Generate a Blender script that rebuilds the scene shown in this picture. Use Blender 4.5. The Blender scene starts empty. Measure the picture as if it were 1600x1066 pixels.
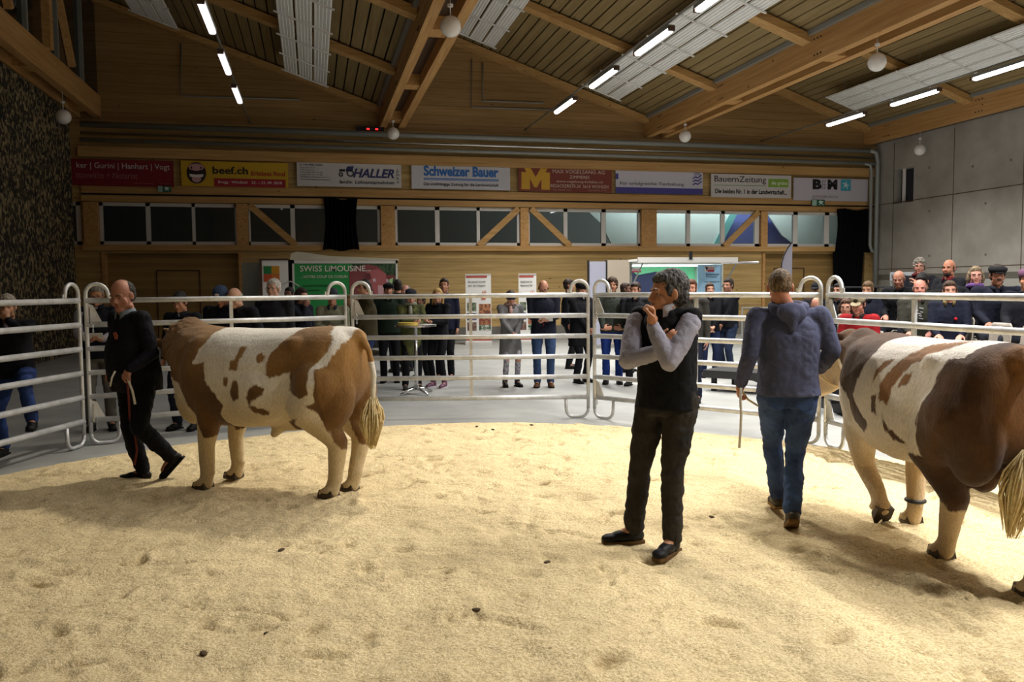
import bpy, bmesh, math, random
import numpy as np
from mathutils import Vector, Matrix, Euler, noise
sc = bpy.context.scene
C = sc.collection
R = math.radians
random.seed(7)

# ------------------------------------------------------------------ camera
FPX = 1291.0                       # focal length in pixels of a 1600 px wide frame
YAW, PITCH, ROLL, CAMH = R(13.5), math.atan(86 / FPX), 0.0086, 1.71
_f = Vector((math.sin(YAW) * math.cos(PITCH), math.cos(YAW) * math.cos(PITCH), -math.sin(PITCH)))
_r0 = Vector((math.cos(YAW), -math.sin(YAW), 0)); _u0 = _r0.cross(_f)
_r = _r0 * math.cos(ROLL) - _u0 * math.sin(ROLL)
_u = _u0 * math.cos(ROLL) + _r0 * math.sin(ROLL)
cam_d = bpy.data.cameras.new('camera'); cam = bpy.data.objects.new('camera', cam_d); C.objects.link(cam)
cam_d.sensor_width = 36; cam_d.lens = FPX / 1600 * 36; cam_d.clip_end = 200
CP = Vector((0, 0, CAMH))
cam.matrix_world = Matrix(((_r.x, _u.x, -_f.x, 0), (_r.y, _u.y, -_f.y, 0), (_r.z, _u.z, -_f.z, CAMH), (0, 0, 0, 1)))
sc.camera = cam

# ------------------------------------------------------------------ world, exposure
w = bpy.data.worlds.new('night'); sc.world = w; w.use_nodes = True
w.node_tree.nodes['Background'].inputs[0].default_value = (0.25, 0.3, 0.4, 1)
w.node_tree.nodes['Background'].inputs[1].default_value = 0.012
sc.view_settings.view_transform = 'Standard'; sc.view_settings.look = 'None'
sc.view_settings.gamma = 1; sc.view_settings.use_curve_mapping = False
sc.view_settings.exposure = 0.0

TUBE_ROWS = [(-1.68, 6.42, [21.5, 18.6, 15.6, 12.7, 9.8, 6.9, 4.0, 1.1], 6),
             (6.67, 6.5, [21.5, 18.5, 15.6, 12.8, 9.8, 6.9, 4.0, 1.1], 215),
             (15.0, 6.4, [21.2, 18.4, 15.6, 12.8, 9.8, 6.9, 4.0, 1.1], 165)]
def area(name, loc, sx, sy, power, col=(1, .97, .93), rot=(0, 0, 0), spread=math.pi):
    d = bpy.data.lights.new(name, 'AREA'); d.shape = 'RECTANGLE'; d.size = sx; d.size_y = sy
    d.energy = power; d.color = col; d.spread = spread
    o = bpy.data.objects.new(name, d); C.objects.link(o); o.location = loc; o.rotation_euler = rot
    return o
for rx, rz, ys, pw in TUBE_ROWS:
    for yy in ys:
        area('tube_light', (rx, yy, rz - .09), .12, 1.65, pw * (1.5 if yy < 5 and rx > 0 else 1), spread=R(135))
# the floodlight on the ring side of the middle roof beam
FLOOD = Vector((1.85, 10.2, 6.25)); FLOOD_AIM = Vector((.6, 4.5, 0))
sd = bpy.data.lights.new('ring_floodlight_lamp', 'SPOT'); sd.energy = 1020; sd.spot_size = R(118); sd.spot_blend = .6
sd.shadow_soft_size = .22; sd.color = (1, .93, .8)
so = bpy.data.objects.new('ring_floodlight_lamp', sd); C.objects.link(so); so.location = FLOOD + (FLOOD_AIM - FLOOD).normalized() * .12
so.rotation_euler = (FLOOD_AIM - FLOOD).to_track_quat('-Z', 'Y').to_euler()

# ------------------------------------------------------------------ pixel -> place helpers (1600 x 1066 frame)
def ray(px, py):
    return (_f + _r * ((px - 800) / FPX) + _u * ((533 - py) / FPX))
def at(px, py, Z):                  # point at horizontal forward distance Z
    d = ray(px, py); k = Z / (d.x * math.sin(YAW) + d.y * math.cos(YAW)); return CP + d * k
def gp(px, py, h=0.0):              # point on the plane z = h
    d = ray(px, py); return CP + d * ((h - CAMH) / d.z)
def wp(px, py, y):                  # point on the plane Y = y
    d = ray(px, py); return CP + d * (y / d.y)
def xp(px, py, x):
    d = ray(px, py); return CP + d * (x / d.x)
def cm(lat, Z, h=0.0):
    return Vector((Z * math.sin(YAW) + lat * math.cos(YAW), Z * math.cos(YAW) - lat * math.sin(YAW), h))
CF = Vector((math.sin(YAW), math.cos(YAW), 0)); CR = Vector((math.cos(YAW), -math.sin(YAW), 0))

# ------------------------------------------------------------------ materials
_mats = {}
def nd(nt, t, **kw):
    n = nt.nodes.new(t)
    for k, v in kw.items():
        if k in n.inputs: n.inputs[k].default_value = v
        else: setattr(n, k, v)
    return n
def mat(name, col, rough=.6, metal=0.0, col2=None, scale=20, stretch=(1, 1, 1), bump=0.0, bscale=None, emit=None, es=1, detail=4, spec=None, contrast=(.35, .65), trans=0, alpha=None):
    if name in _mats: return _mats[name]
    m = bpy.data.materials.new(name); m.use_nodes = True; _mats[name] = m
    nt = m.node_tree; b = nt.nodes['Principled BSDF']
    b.inputs['Base Color'].default_value = (*col, 1); b.inputs['Roughness'].default_value = rough; b.inputs['Metallic'].default_value = metal
    if spec is not None: b.inputs['Specular IOR Level'].default_value = spec
    if trans: b.inputs['Transmission Weight'].default_value = trans
    if emit: b.inputs['Emission Color'].default_value = (*emit, 1); b.inputs['Emission Strength'].default_value = es
    if col2 is not None or bump:
        tc = nd(nt, 'ShaderNodeTexCoord'); mp = nd(nt, 'ShaderNodeMapping'); mp.inputs['Scale'].default_value = stretch
        nt.links.new(tc.outputs['Object'], mp.inputs['Vector'])
        n = nd(nt, 'ShaderNodeTexNoise', Scale=scale, Detail=detail, Roughness=.6); nt.links.new(mp.outputs[0], n.inputs['Vector'])
        if col2 is not None:
            r = nd(nt, 'ShaderNodeValToRGB'); r.color_ramp.elements[0].color = (*col, 1); r.color_ramp.elements[1].color = (*col2, 1)
            r.color_ramp.elements[0].position, r.color_ramp.elements[1].position = contrast
            nt.links.new(n.outputs[0], r.inputs[0]); nt.links.new(r.outputs[0], b.inputs['Base Color'])
        if bump:
            n2 = n
            if bscale: n2 = nd(nt, 'ShaderNodeTexNoise', Scale=bscale, Detail=3); nt.links.new(mp.outputs[0], n2.inputs['Vector'])
            bp = nd(nt, 'ShaderNodeBump', Strength=bump, Distance=.02); nt.links.new(n2.outputs[0], bp.inputs['Height']); nt.links.new(bp.outputs[0], b.inputs['Normal'])
    return m
def hexc(h):                        # sRGB hex -> linear
    v = [int(h[i:i + 2], 16) / 255 for i in (0, 2, 4)]
    return tuple(x / 12.92 if x <= .04045 else ((x + .055) / 1.055) ** 2.4 for x in v)

# ------------------------------------------------------------------ object helpers
def tag(o, label=None, cat=None, group=None, kind=None):
    if label: o['label'] = label
    if cat: o['category'] = cat
    if group: o['group'] = group
    if kind: o['kind'] = kind
    return o
def thing(name, label, cat, loc=(0, 0, 0), group=None):
    o = bpy.data.objects.new(name, None); C.objects.link(o); o.location = loc; o.empty_display_size = .1
    return tag(o, label, cat, group)
def put(name, me, m, parent=None, smooth=True):
    if m is not None: me.materials.append(m)
    if smooth: me.polygons.foreach_set('use_smooth', [True] * len(me.polygons))
    o = bpy.data.objects.new(name, me); C.objects.link(o)
    if parent is not None: o.parent = parent
    return o
class MB:
    def __init__(s): s.v = []; s.f = []
    def raw(s, vs, fs):
        n = len(s.v); s.v += [tuple(v) for v in vs]; s.f += [tuple(i + n for i in f) for f in fs]; return s
    def box(s, a, b, M=None):
        x0, y0, z0 = a; x1, y1, z1 = b
        vs = [Vector(p) for p in ((x0, y0, z0), (x1, y0, z0), (x1, y1, z0), (x0, y1, z0), (x0, y0, z1), (x1, y0, z1), (x1, y1, z1), (x0, y1, z1))]
        if M is not None: vs = [M @ v for v in vs]
        return s.raw(vs, [(3, 2, 1, 0), (4, 5, 6, 7), (0, 1, 5, 4), (1, 2, 6, 5), (2, 3, 7, 6), (3, 0, 4, 7)])
    def cbox(s, c, d, M=None):
        return s.box([c[i] - d[i] / 2 for i in range(3)], [c[i] + d[i] / 2 for i in range(3)], M)
    def bar(s, p, q, w, h, up=(0, 0, 1)):       # rectangular bar from p to q
        p = Vector(p); q = Vector(q); z = (q - p); L = z.length; z = z / L
        x = z.cross(Vector(up))
        if x.length < 1e-4: x = z.cross(Vector((1, 0, 0)))
        x.normalize(); y = z.cross(x)
        M = Matrix(((x.x, y.x, z.x, p.x), (x.y, y.y, z.y, p.y), (x.z, y.z, z.z, p.z), (0, 0, 0, 1)))
        return s.box((-w / 2, -h / 2, 0), (w / 2, h / 2, L), M)
    def tube(s, pts, r, n=10, closed=False, cap=True, flat=1.0):
        pts = [Vector(p) for p in pts]; N = len(pts)
        rs = r if isinstance(r, (list, tuple)) else [r] * N
        rings = []; prev = None
        for i, p in enumerate(pts):
            a = pts[(i - 1) % N] if (i > 0 or closed) else p; b = pts[(i + 1) % N] if (i < N - 1 or closed) else p
            t = (b - a); t = t.normalized() if t.length > 1e-9 else Vector((0, 0, 1))
            if prev is None:
                x = t.cross(Vector((0, 0, 1)))
                if x.length < 1e-3: x = t.cross(Vector((0, 1, 0)))
            else: x = prev - t * prev.dot(t)
            if x.length < 1e-6: x = t.orthogonal()
            x.normalize(); prev = x; y = t.cross(x)
            rings.append([p + (x * math.cos(2 * math.pi * k / n) * flat + y * math.sin(2 * math.pi * k / n)) * rs[i] for k in range(n)])
        vs = [v for ring in rings for v in ring]; fs = []
        for i in range(N if closed else N - 1):
            j = (i + 1) % N
            for k in range(n): fs.append((i * n + k, i * n + (k + 1) % n, j * n + (k + 1) % n, j * n + k))
        if cap and not closed:
            fs.append(tuple(range(n - 1, -1, -1))); fs.append(tuple((N - 1) * n + k for k in range(n)))
        return s.raw(vs, fs)
    def ell(s, c, rad, M=None, nu=14, nv=10):
        c = Vector(c); vs = []; fs = []
        for j in range(1, nv):
            ph = math.pi * j / nv
            for i in range(nu):
                th = 2 * math.pi * i / nu
                v = Vector((rad[0] * math.sin(ph) * math.cos(th), rad[1] * math.sin(ph) * math.sin(th), rad[2] * math.cos(ph)))
                if M is not None: v = M @ v
                vs.append(v + c)
        t = Vector((0, 0, rad[2])); b = Vector((0, 0, -rad[2]))
        if M is not None: t = M @ t; b = M @ b
        vs.append(c + t); vs.append(c + b); T = len(vs) - 2; B = T + 1
        for j in range(nv - 2):
            for i in range(nu): fs.append((j * nu + i, (j + 1) * nu + i, (j + 1) * nu + (i + 1) % nu, j * nu + (i + 1) % nu))
        for i in range(nu): fs.append((T, i, (i + 1) % nu)); fs.append((B, (nv - 2) * nu + (i + 1) % nu, (nv - 2) * nu + i))
        return s.raw(vs, fs)
    def cone(s, p, q, r0, r1, n=12):            # tapered limb with round ends
        p = Vector(p); q = Vector(q)
        if (q - p).length < 1e-4: return s.ell(p, (r0,) * 3)
        s.tube([p, q], [r0, r1], n); s.ell(p, (r0,) * 3, None, n, 8); s.ell(q, (r1,) * 3, None, n, 8); return s
    def chain(s, pts, rs, n=12):
        for i in range(len(pts) - 1): s.cone(pts[i], pts[i + 1], rs[i], rs[i + 1], n)
        return s
    def loft(s, rings, n=20):                   # rings: (centre, half-width vec, half-depth vec)
        vs = []; fs = []
        for c, a, b in rings:
            for k in range(n):
                t = 2 * math.pi * k / n; ct, st = math.cos(t), math.sin(t)
                e = .82
                vs.append(Vector(c) + Vector(a) * math.copysign(abs(ct) ** e, ct) + Vector(b) * math.copysign(abs(st) ** e, st))
        N = len(rings)
        for i in range(N - 1):
            for k in range(n): fs.append((i * n + k, i * n + (k + 1) % n, (i + 1) * n + (k + 1) % n, (i + 1) * n + k))
        fs.append(tuple(range(n - 1, -1, -1))); fs.append(tuple((N - 1) * n + k for k in range(n)))
        return s.raw(vs, fs)
    def prism(s, poly, h0, h1, f):              # polygon extruded; f maps (u,v,h)->xyz
        n = len(poly); vs = [f(u, v, h0) for u, v in poly] + [f(u, v, h1) for u, v in poly]
        fs = [tuple(range(n - 1, -1, -1)), tuple(range(n, 2 * n))] + [(i, (i + 1) % n, n + (i + 1) % n, n + i) for i in range(n)]
        return s.raw(vs, fs)
    def mesh(s, name='m'):
        me = bpy.data.meshes.new(name); me.from_pydata(s.v, [], s.f)
        bm = bmesh.new(); bm.from_mesh(me); bmesh.ops.recalc_face_normals(bm, faces=bm.faces); bm.to_mesh(me); bm.free()
        return me
    def build(s, name, m, parent=None, smooth=False): return put(name, s.mesh(name), m, parent, smooth)
    def fused(s, name, m, parent=None, voxel=.012, smooth=3, fn=None, sub=0):
        me = s.mesh(name); o = bpy.data.objects.new('tmp', me); C.objects.link(o)
        r = o.modifiers.new('r', 'REMESH'); r.mode = 'VOXEL'; r.voxel_size = voxel
        if smooth: k = o.modifiers.new('s', 'SMOOTH'); k.factor = .5; k.iterations = smooth
        dg = bpy.context.evaluated_depsgraph_get(); dg.update()
        me2 = bpy.data.meshes.new_from_object(o.evaluated_get(dg)); me2.name = name
        bpy.data.objects.remove(o); bpy.data.meshes.remove(me)
        me2.materials.clear()
        if fn is not None:
            co = np.empty(len(me2.vertices) * 3, 'f'); me2.vertices.foreach_get('co', co); co = co.reshape(-1, 3)
            no = np.empty(len(me2.vertices) * 3, 'f'); me2.vertices.foreach_get('normal', no); no = no.reshape(-1, 3)
            co = fn(co, no); me2.vertices.foreach_set('co', co.astype('f').ravel()); me2.update()
        return put(name, me2, m, parent, True)
def struct(name, mb, m, label=None, smooth=False):
    o = mb.build(name, m, None, smooth); o['kind'] = 'structure'
    if label: o['label'] = label
    return o
def part(name, mb, m, parent, label=None, smooth=False):
    o = mb.build(name, m, parent, smooth)
    if label: o['label'] = label
    return o
def curve_mesh(text, size, extrude=.004, align='LEFT', shear=0, offset=0):
    cu = bpy.data.curves.new('t', 'FONT'); cu.body = text; cu.size = size; cu.extrude = extrude; cu.align_x = align; cu.align_y = 'CENTER'
    cu.shear = shear; cu.offset = offset; cu.resolution_u = 3
    o = bpy.data.objects.new('t', cu); C.objects.link(o)
    dg = bpy.context.evaluated_depsgraph_get(); dg.update()
    me = bpy.data.meshes.new_from_object(o.evaluated_get(dg)); bpy.data.objects.remove(o)
    me.materials.clear(); return me
def text(name, s, w, h, M, m, parent=None, shear=0, offset=0, cond=None):
    """lettering fitted into a w x h box centred at M's origin (local x right, y up, z out)"""
    me = curve_mesh(s, 1, .01, 'CENTER', shear, offset)
    co = np.empty(len(me.vertices) * 3, 'f'); me.vertices.foreach_get('co', co); co = co.reshape(-1, 3)
    lo, hi = co.min(0), co.max(0); c = (lo + hi) / 2; co = co - c
    co[:, 0] *= w / (hi[0] - lo[0]); co[:, 1] *= h / max(hi[1] - lo[1], .01)
    co[:, 2] = np.sign(co[:, 2]) * .003
    Mn = np.array(M); co = co @ Mn[:3, :3].T + Mn[:3, 3]
    me.vertices.foreach_set('co', co.astype('f').ravel()); me.update()
    return put(name, me, m, parent, False)

# ================================================================== materials of the hall
def wood(name, c1, c2, stretch, plank=None, axis=2, rough=.55, knots=True):
    m = bpy.data.materials.new(name); m.use_nodes = True; nt = m.node_tree; L = nt.links.new; b = nt.nodes['Principled BSDF']
    b.inputs['Roughness'].default_value = rough; b.inputs['Specular IOR Level'].default_value = .25
    tc = nd(nt, 'ShaderNodeTexCoord'); mp = nd(nt, 'ShaderNodeMapping'); mp.inputs['Scale'].default_value = stretch; L(tc.outputs['Object'], mp.inputs[0])
    n = nd(nt, 'ShaderNodeTexNoise', Scale=3.0, Detail=7, Roughness=.65); L(mp.outputs[0], n.inputs['Vector'])
    r = nd(nt, 'ShaderNodeValToRGB'); r.color_ramp.elements[0].color = (*c1, 1); r.color_ramp.elements[1].color = (*c2, 1)
    r.color_ramp.elements[0].position, r.color_ramp.elements[1].position = .32, .68; L(n.outputs[0], r.inputs[0])
    out = r.outputs[0]
    if knots:
        v = nd(nt, 'ShaderNodeTexVoronoi', Scale=1.6); mk = nd(nt, 'ShaderNodeMapping'); mk.inputs['Scale'].default_value = (1, 1, 1.7) if axis == 2 else (1.7, 1, 1)
        L(tc.outputs['Object'], mk.inputs[0]); L(mk.outputs[0], v.inputs['Vector'])
        rk = nd(nt, 'ShaderNodeValToRGB'); rk.color_ramp.elements[0].color = (.35, .2, .1, 1); rk.color_ramp.elements[1].color = (1, 1, 1, 1)
        rk.color_ramp.elements[0].position, rk.color_ramp.elements[1].position = .03, .075; L(v.outputs['Distance'], rk.inputs[0])
        mx = nd(nt, 'ShaderNodeMix', data_type='RGBA', blend_type='MULTIPLY'); mx.inputs[0].default_value = 1
        L(out, mx.inputs[6]); L(rk.outputs[0], mx.inputs[7]); out = mx.outputs[2]
    if plank:
        sx = nd(nt, 'ShaderNodeSeparateXYZ'); L(tc.outputs['Object'], sx.inputs[0])
        dv = nd(nt, 'ShaderNodeMath', operation='DIVIDE'); dv.inputs[1].default_value = plank; L(sx.outputs[axis], dv.inputs[0])
        fr = nd(nt, 'ShaderNodeMath', operation='FRACT'); L(dv.outputs[0], fr.inputs[0])
        lt = nd(nt, 'ShaderNodeMath', operation='LESS_THAN'); lt.inputs[1].default_value = .03; L(fr.outputs[0], lt.inputs[0])
        fl = nd(nt, 'ShaderNodeMath', operation='FLOOR'); L(dv.outputs[0], fl.inputs[0])
        wn = nd(nt, 'ShaderNodeTexWhiteNoise', noise_dimensions='1D'); L(fl.outputs[0], wn.inputs['W'])
        hv = nd(nt, 'ShaderNodeMapRange'); hv.inputs['To Min'].default_value = .82; hv.inputs['To Max'].default_value = 1.12; L(wn.outputs['Value'], hv.inputs[0])
        m2 = nd(nt, 'ShaderNodeMix', data_type='RGBA', blend_type='MULTIPLY'); m2.inputs[0].default_value = 1; L(out, m2.inputs[6]); L(hv.outputs[0], m2.inputs[7])
        m3 = nd(nt, 'ShaderNodeMix', data_type='RGBA'); L(lt.outputs[0], m3.inputs[0]); L(m2.outputs[2], m3.inputs[6]); m3.inputs[7].default_value = (c1[0] * .45, c1[1] * .4, c1[2] * .35, 1)
        out = m3.outputs[2]
    L(out, b.inputs['Base Color']); return m
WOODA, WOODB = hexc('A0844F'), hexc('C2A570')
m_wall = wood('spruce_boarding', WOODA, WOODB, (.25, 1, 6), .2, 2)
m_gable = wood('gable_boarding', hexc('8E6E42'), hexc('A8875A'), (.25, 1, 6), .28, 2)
m_glu = wood('glulam_across', hexc('A47C46'), hexc('C49E68'), (.2, 4, 6))
m_gluY = wood('glulam_along', hexc('A87A44'), hexc('CAA068'), (5, .2, 6), None, 0)
m_doorw = wood('door_boarding', hexc('8E7140'), hexc('A08250'), (.25, 1, 6), .13, 2, knots=False)
m_slat = wood('ceiling_slats', hexc('7E6A44'), hexc('98845C'), (6, .2, 1), None, 0, .7, False)
m_dark = mat('dark_void', (.012, .010, .008), .9)
m_brown = mat('dark_brown_wood', hexc('4A3320'), .7)
m_galv = mat('galvanised_steel', (.66, .67, .68), .42, .45, col2=(.48, .49, .49), scale=9, detail=6, bump=.05)
m_greyp = mat('grey_painted_pipe', (.27, .28, .26), .4, .2)
m_silver = mat('bright_steel', (.7, .7, .7), .22, 1)
m_white = mat('white_paint', (.72, .71, .68), .5)
m_frame = mat('window_frame_white', (.62, .60, .56), .5)
m_conc = mat('formed_concrete', hexc('A5A198'), .85, col2=hexc('928D83'), scale=.9, detail=8, bump=.15, bscale=30)
m_conc2 = mat('plinth_concrete', hexc('77736A'), .85, col2=hexc('64605A'), scale=2, detail=6)
m_black = mat('black_velvet', (.004, .004, .005), .95, spec=.05)
m_blackp = mat('black_plastic', (.012, .012, .013), .5)

def pebble():
    m = bpy.data.materials.new('exposed_pebble_concrete'); m.use_nodes = True; nt = m.node_tree; L = nt.links.new; b = nt.nodes['Principled BSDF']
    tc = nd(nt, 'ShaderNodeTexCoord'); v = nd(nt, 'ShaderNodeTexVoronoi', Scale=11.0); L(tc.outputs['Object'], v.inputs['Vector'])
    n = nd(nt, 'ShaderNodeTexNoise', Scale=9.0, Detail=5); L(tc.outputs['Object'], n.inputs['Vector'])
    mx = nd(nt, 'ShaderNodeMix', data_type='RGBA'); mx.inputs[0].default_value = .5
    s = nd(nt, 'ShaderNodeSeparateColor'); L(v.outputs['Color'], s.inputs[0]); ad = nd(nt, 'ShaderNodeMath', operation='MULTIPLY'); L(s.outputs[0], ad.inputs[0]); L(n.outputs[0], ad.inputs[1])
    r = nd(nt, 'ShaderNodeValToRGB'); r.color_ramp.elements[0].color = (*hexc('1C180F'), 1); r.color_ramp.elements[1].color = (*hexc('9C8A62'), 1)
    r.color_ramp.elements[0].position = .18; r.color_ramp.elements[1].position = .55
    L(ad.outputs[0], r.inputs[0]); L(r.outputs[0], b.inputs['Base Color']); b.inputs['Roughness'].default_value = .9
    bp = nd(nt, 'ShaderNodeBump', Strength=.8, Distance=.03); L(v.outputs['Distance'], bp.inputs['Height']); L(bp.outputs[0], b.inputs['Normal']); return m
m_pebble = pebble()
def glass(name, tint=(.8, .85, .85)):
    m = bpy.data.materials.new(name); m.use_nodes = True; nt = m.node_tree; nt.nodes.remove(nt.nodes['Principled BSDF'])
    t = nd(nt, 'ShaderNodeBsdfTransparent'); t.inputs[0].default_value = (*tint, 1); g = nd(nt, 'ShaderNodeBsdfGlossy', Roughness=.02); g.inputs[0].default_value = (.9, .9, .9, 1)
    lw = nd(nt, 'ShaderNodeFresnel', IOR=1.5); mx = nd(nt, 'ShaderNodeMixShader'); o = nt.nodes['Material Output']
    nt.links.new(lw.outputs[0], mx.inputs[0]); nt.links.new(t.outputs[0], mx.inputs[1]); nt.links.new(g.outputs[0], mx.inputs[2]); nt.links.new(mx.outputs[0], o.inputs[0]); return m
m_glass = glass('window_glass')

# ================================================================== the shell
WY, LX, RX = 25.8, -6.25, 19.5
def zc(py): return wp(800, py, WY).z
def wx(px, py=350): return wp(px, py, WY).x
Z_SILL, Z_WIN0, Z_WIN1, Z_HEAD = zc(392), zc(384.5), zc(325), zc(313.5)
PLINTH = .42
mb = MB().box((-14, -6, -.12), (24, WY + .4, 0)); struct('floor', mb, mat('hall_concrete_floor', hexc('9E9F9B'), .6, col2=hexc('8C8D8A'), scale=1.4, detail=7, bump=.04, bscale=60))

wins = [(100, 127, [], 0), (155, 370, [161, 228, 235, 300, 305, 367], 0), (388, 595, [391, 454, 461, 520, 527, 590], 1), (617, 812, [621, 680, 687, 745, 750, 808], -1),
        (825, 1001, [827, 881, 887, 940, 947, 997], 1), (1024, 1187, [1025, 1073, 1079, 1127, 1133, 1180], -1), (1197, 1340, [1198, 1240, 1247, 1289, 1296, 1336], 0)]
doors = [(162, 375), (1195, 1352)]
mb = MB(); T = .3
xs = [-14] + [wx(a) for d in doors for a in d] + [20]
Z_DOOR = zc(396)
mb.box((-14, WY, PLINTH), (wx(162), WY + T, Z_WIN0)); mb.box((wx(375), WY, PLINTH), (wx(1195), WY + T, Z_WIN0)); mb.box((wx(1352), WY, PLINTH), (20, WY + T, Z_WIN0))
for d in doors: mb.box((wx(d[0]), WY, Z_DOOR), (wx(d[1]), WY + T, Z_WIN0))
edges = [-14] + [wx(v) for wn_ in wins for v in wn_[:2]] + [20]
for i in range(0, len(edges), 2): mb.box((edges[i], WY, Z_WIN0), (edges[i + 1], WY + T, Z_WIN1))
mb.box((-14, WY, Z_WIN1), (20, WY + T, zc(210)))
struct('wall_back', mb, m_wall)
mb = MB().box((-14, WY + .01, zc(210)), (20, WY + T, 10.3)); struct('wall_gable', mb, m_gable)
mb = MB(); mb.box((-14, WY - .05, 0), (wx(162), WY + T, PLINTH)); mb.box((wx(375), WY - .05, 0), (wx(1195), WY + T, PLINTH)); mb.box((wx(1352), WY - .05, 0), (20, WY + T, PLINTH))
struct('trim_1', mb, m_conc2)
# sliding gates, set back in the wall, each with a small door leaf
for i, d in enumerate(doors):
    a, b = wx(d[0]), wx(d[1]); o = struct('door_%d' % (i + 1), MB().box((a, WY + .2, 0), (b, WY + .28, Z_DOOR)), m_doorw)
    c0, c1 = (wx(240), wx(308)) if i == 0 else (wx(1215), wx(1262)); t = MB(); zt = 2.25
    for p, q in (((c0, zt), (c1, zt)), ((c0, 0.05), (c0, zt)), ((c1, 0.05), (c1, zt))): t.bar((p[0], WY + .19, p[1]), (q[0], WY + .19, q[1]), .03, .03, (0, 1, 0))
    part('door_leaf_trim', t, m_brown, o)
# beams running along the wall
def strip(name, y0, y1, dep, m, x0=-6.3, x1=RX): return struct(name, MB().box((x0, WY - dep, zc(y1)), (x1, WY - .002, zc(y0))), m)
strip('trim_2', 384.5, 392.5, .14, m_glu)
strip('trim_3', 315.5, 324, .10, m_glu)
strip('trim_4', 249, 263, .22, m_glu)
strip('trim_5', 300.5, 312.5, .06, m_glu)
strip('trim_6', 312.6, 315.4, .02, m_dark)
posts = [(132, 155), (370, 388), (595, 617), (812, 825), (1001, 1024), (1187, 1197)]
for i, (a, b) in enumerate(posts):
    struct('trim_%d' % (7 + i), MB().box((wx(a), WY - .11, Z_WIN0), (wx(b), WY - .01, Z_WIN1)), m_gluY)
# door frame edges
for i, a in enumerate((160, 374, 1193)):
    struct('trim_%d' % (14 + i), MB().box((wx(a) - .05, WY - .06, 0), (wx(a) + .05, WY + .2, Z_DOOR)), m_gluY)
for i, (a, b, ps, dg_) in enumerate(wins):
    t = thing('window_%d' % (i + 1), None, None, (0, 0, 0)); t['kind'] = 'structure'
    fr = MB(); y0, y1 = WY + .02, WY + .12
    X0, X1 = wx(a) + .01, wx(b) - .01; hz = .1
    fr.box((X0, y0, Z_WIN1 - hz), (X1, y1, Z_WIN1)); fr.box((X0, y0, Z_WIN0), (X1, y1, Z_WIN0 + hz))
    bars = [(X0, (wx(ps[0]) if ps else X0 + .06))] if ps else [(X1 - .12, X1)]
    if ps:
        bars += [(wx(ps[1]), wx(ps[2])), (wx(ps[3]), wx(ps[4])), (wx(ps[5]), X1)]
    for p, q in bars: fr.box((p, y0, Z_WIN0), (max(q, p + .05), y1, Z_WIN1))
    part('window_frame', fr, m_frame, t)
    if ps:
        for k in range(3): part('pane', MB().box((wx(ps[2 * k]) - .01, WY + .06, Z_WIN0 + hz - .01), (wx(ps[2 * k + 1]) + .01, WY + .066, Z_WIN1 - hz + .01)), m_glass, t)
    else: part('pane', MB().box((X0, WY + .06, Z_WIN0 + hz), (X1 - .1, WY + .066, Z_WIN1 - hz)), m_glass, t)
for k, (x0, x1) in enumerate([(390, 462), (810, 747), (829, 890), (1184, 1131)]):
    t = struct('trim_%d' % (20 + k), MB().bar((wx(x0), WY - .05, Z_WIN1 - .02), (wx(x1), WY - .05, Z_WIN0), .09, .19, (1, 0, .3)), m_glu)
# outside, behind the right-hand windows
mw = mat('tent_fabric_white', (.80, .86, .84), .7); mv = mat('tent_fabric_violet', hexc('5A62A0'), .7); mq = mat('tent_hem_aqua', hexc('6FAFAE'), .7)
def out_sheet(name, pts, y, m, label):
    o = MB().prism([(lambda q: (q.x, q.z))(wp(px, py, y)) for px, py in pts], 0, .06, lambda u, v, h: (u, y + h, v)).build(name, m)
    q = o.data.vertices[0].co; x_ = sum(v.co.x for v in o.data.vertices) / len(o.data.vertices); zm = min(v.co.z for v in o.data.vertices)
    part('mast', MB().box((x_ - .04, y + .01, 0), (x_ + .04, y + .05, zm + .02)), m_greyp, o)
    return tag(o, label, 'tent canvas')
out_sheet('tent_canvas', [(905, 318), (1150, 318), (1112, 395), (962, 395), (940, 350)], WY + 1.6, mw, 'pale tent canvas seen through the fourth and fifth window')
out_sheet('tent_canvas', [(1188, 318), (1345, 318), (1345, 395), (1258, 395), (1222, 368)], WY + 1.6, mw, 'pale blue-white tent canvas seen through the rightmost window')
out_sheet('tent_canvas', [(1110, 318), (1270, 318), (1270, 400), (1110, 400)], WY + 2.2, mv, 'violet tent canvas between the two pale ones outside')
out_sheet('tent_hem', [(1150, 318), (1160, 318), (1122, 395), (1108, 395)], WY + 1.55, mq, 'aqua slanting hem along the left pale tent canvas')
tag(MB().box((-13, WY + 7, 0), (21, WY + 7.2, 7)).build('night_yard_wall', mat('yard_wall', (.2, .2, .19), .9)), 'dark yard wall outside behind the windows', 'wall')['kind'] = 'structure'
area('canvas_fill_light', (13.6, WY + .75, 5.7), 7, .2, 260, (.9, 1, 1), (R(60), 0, 0))  # added fill light without a fixture, brightens the canvas behind the windows

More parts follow.
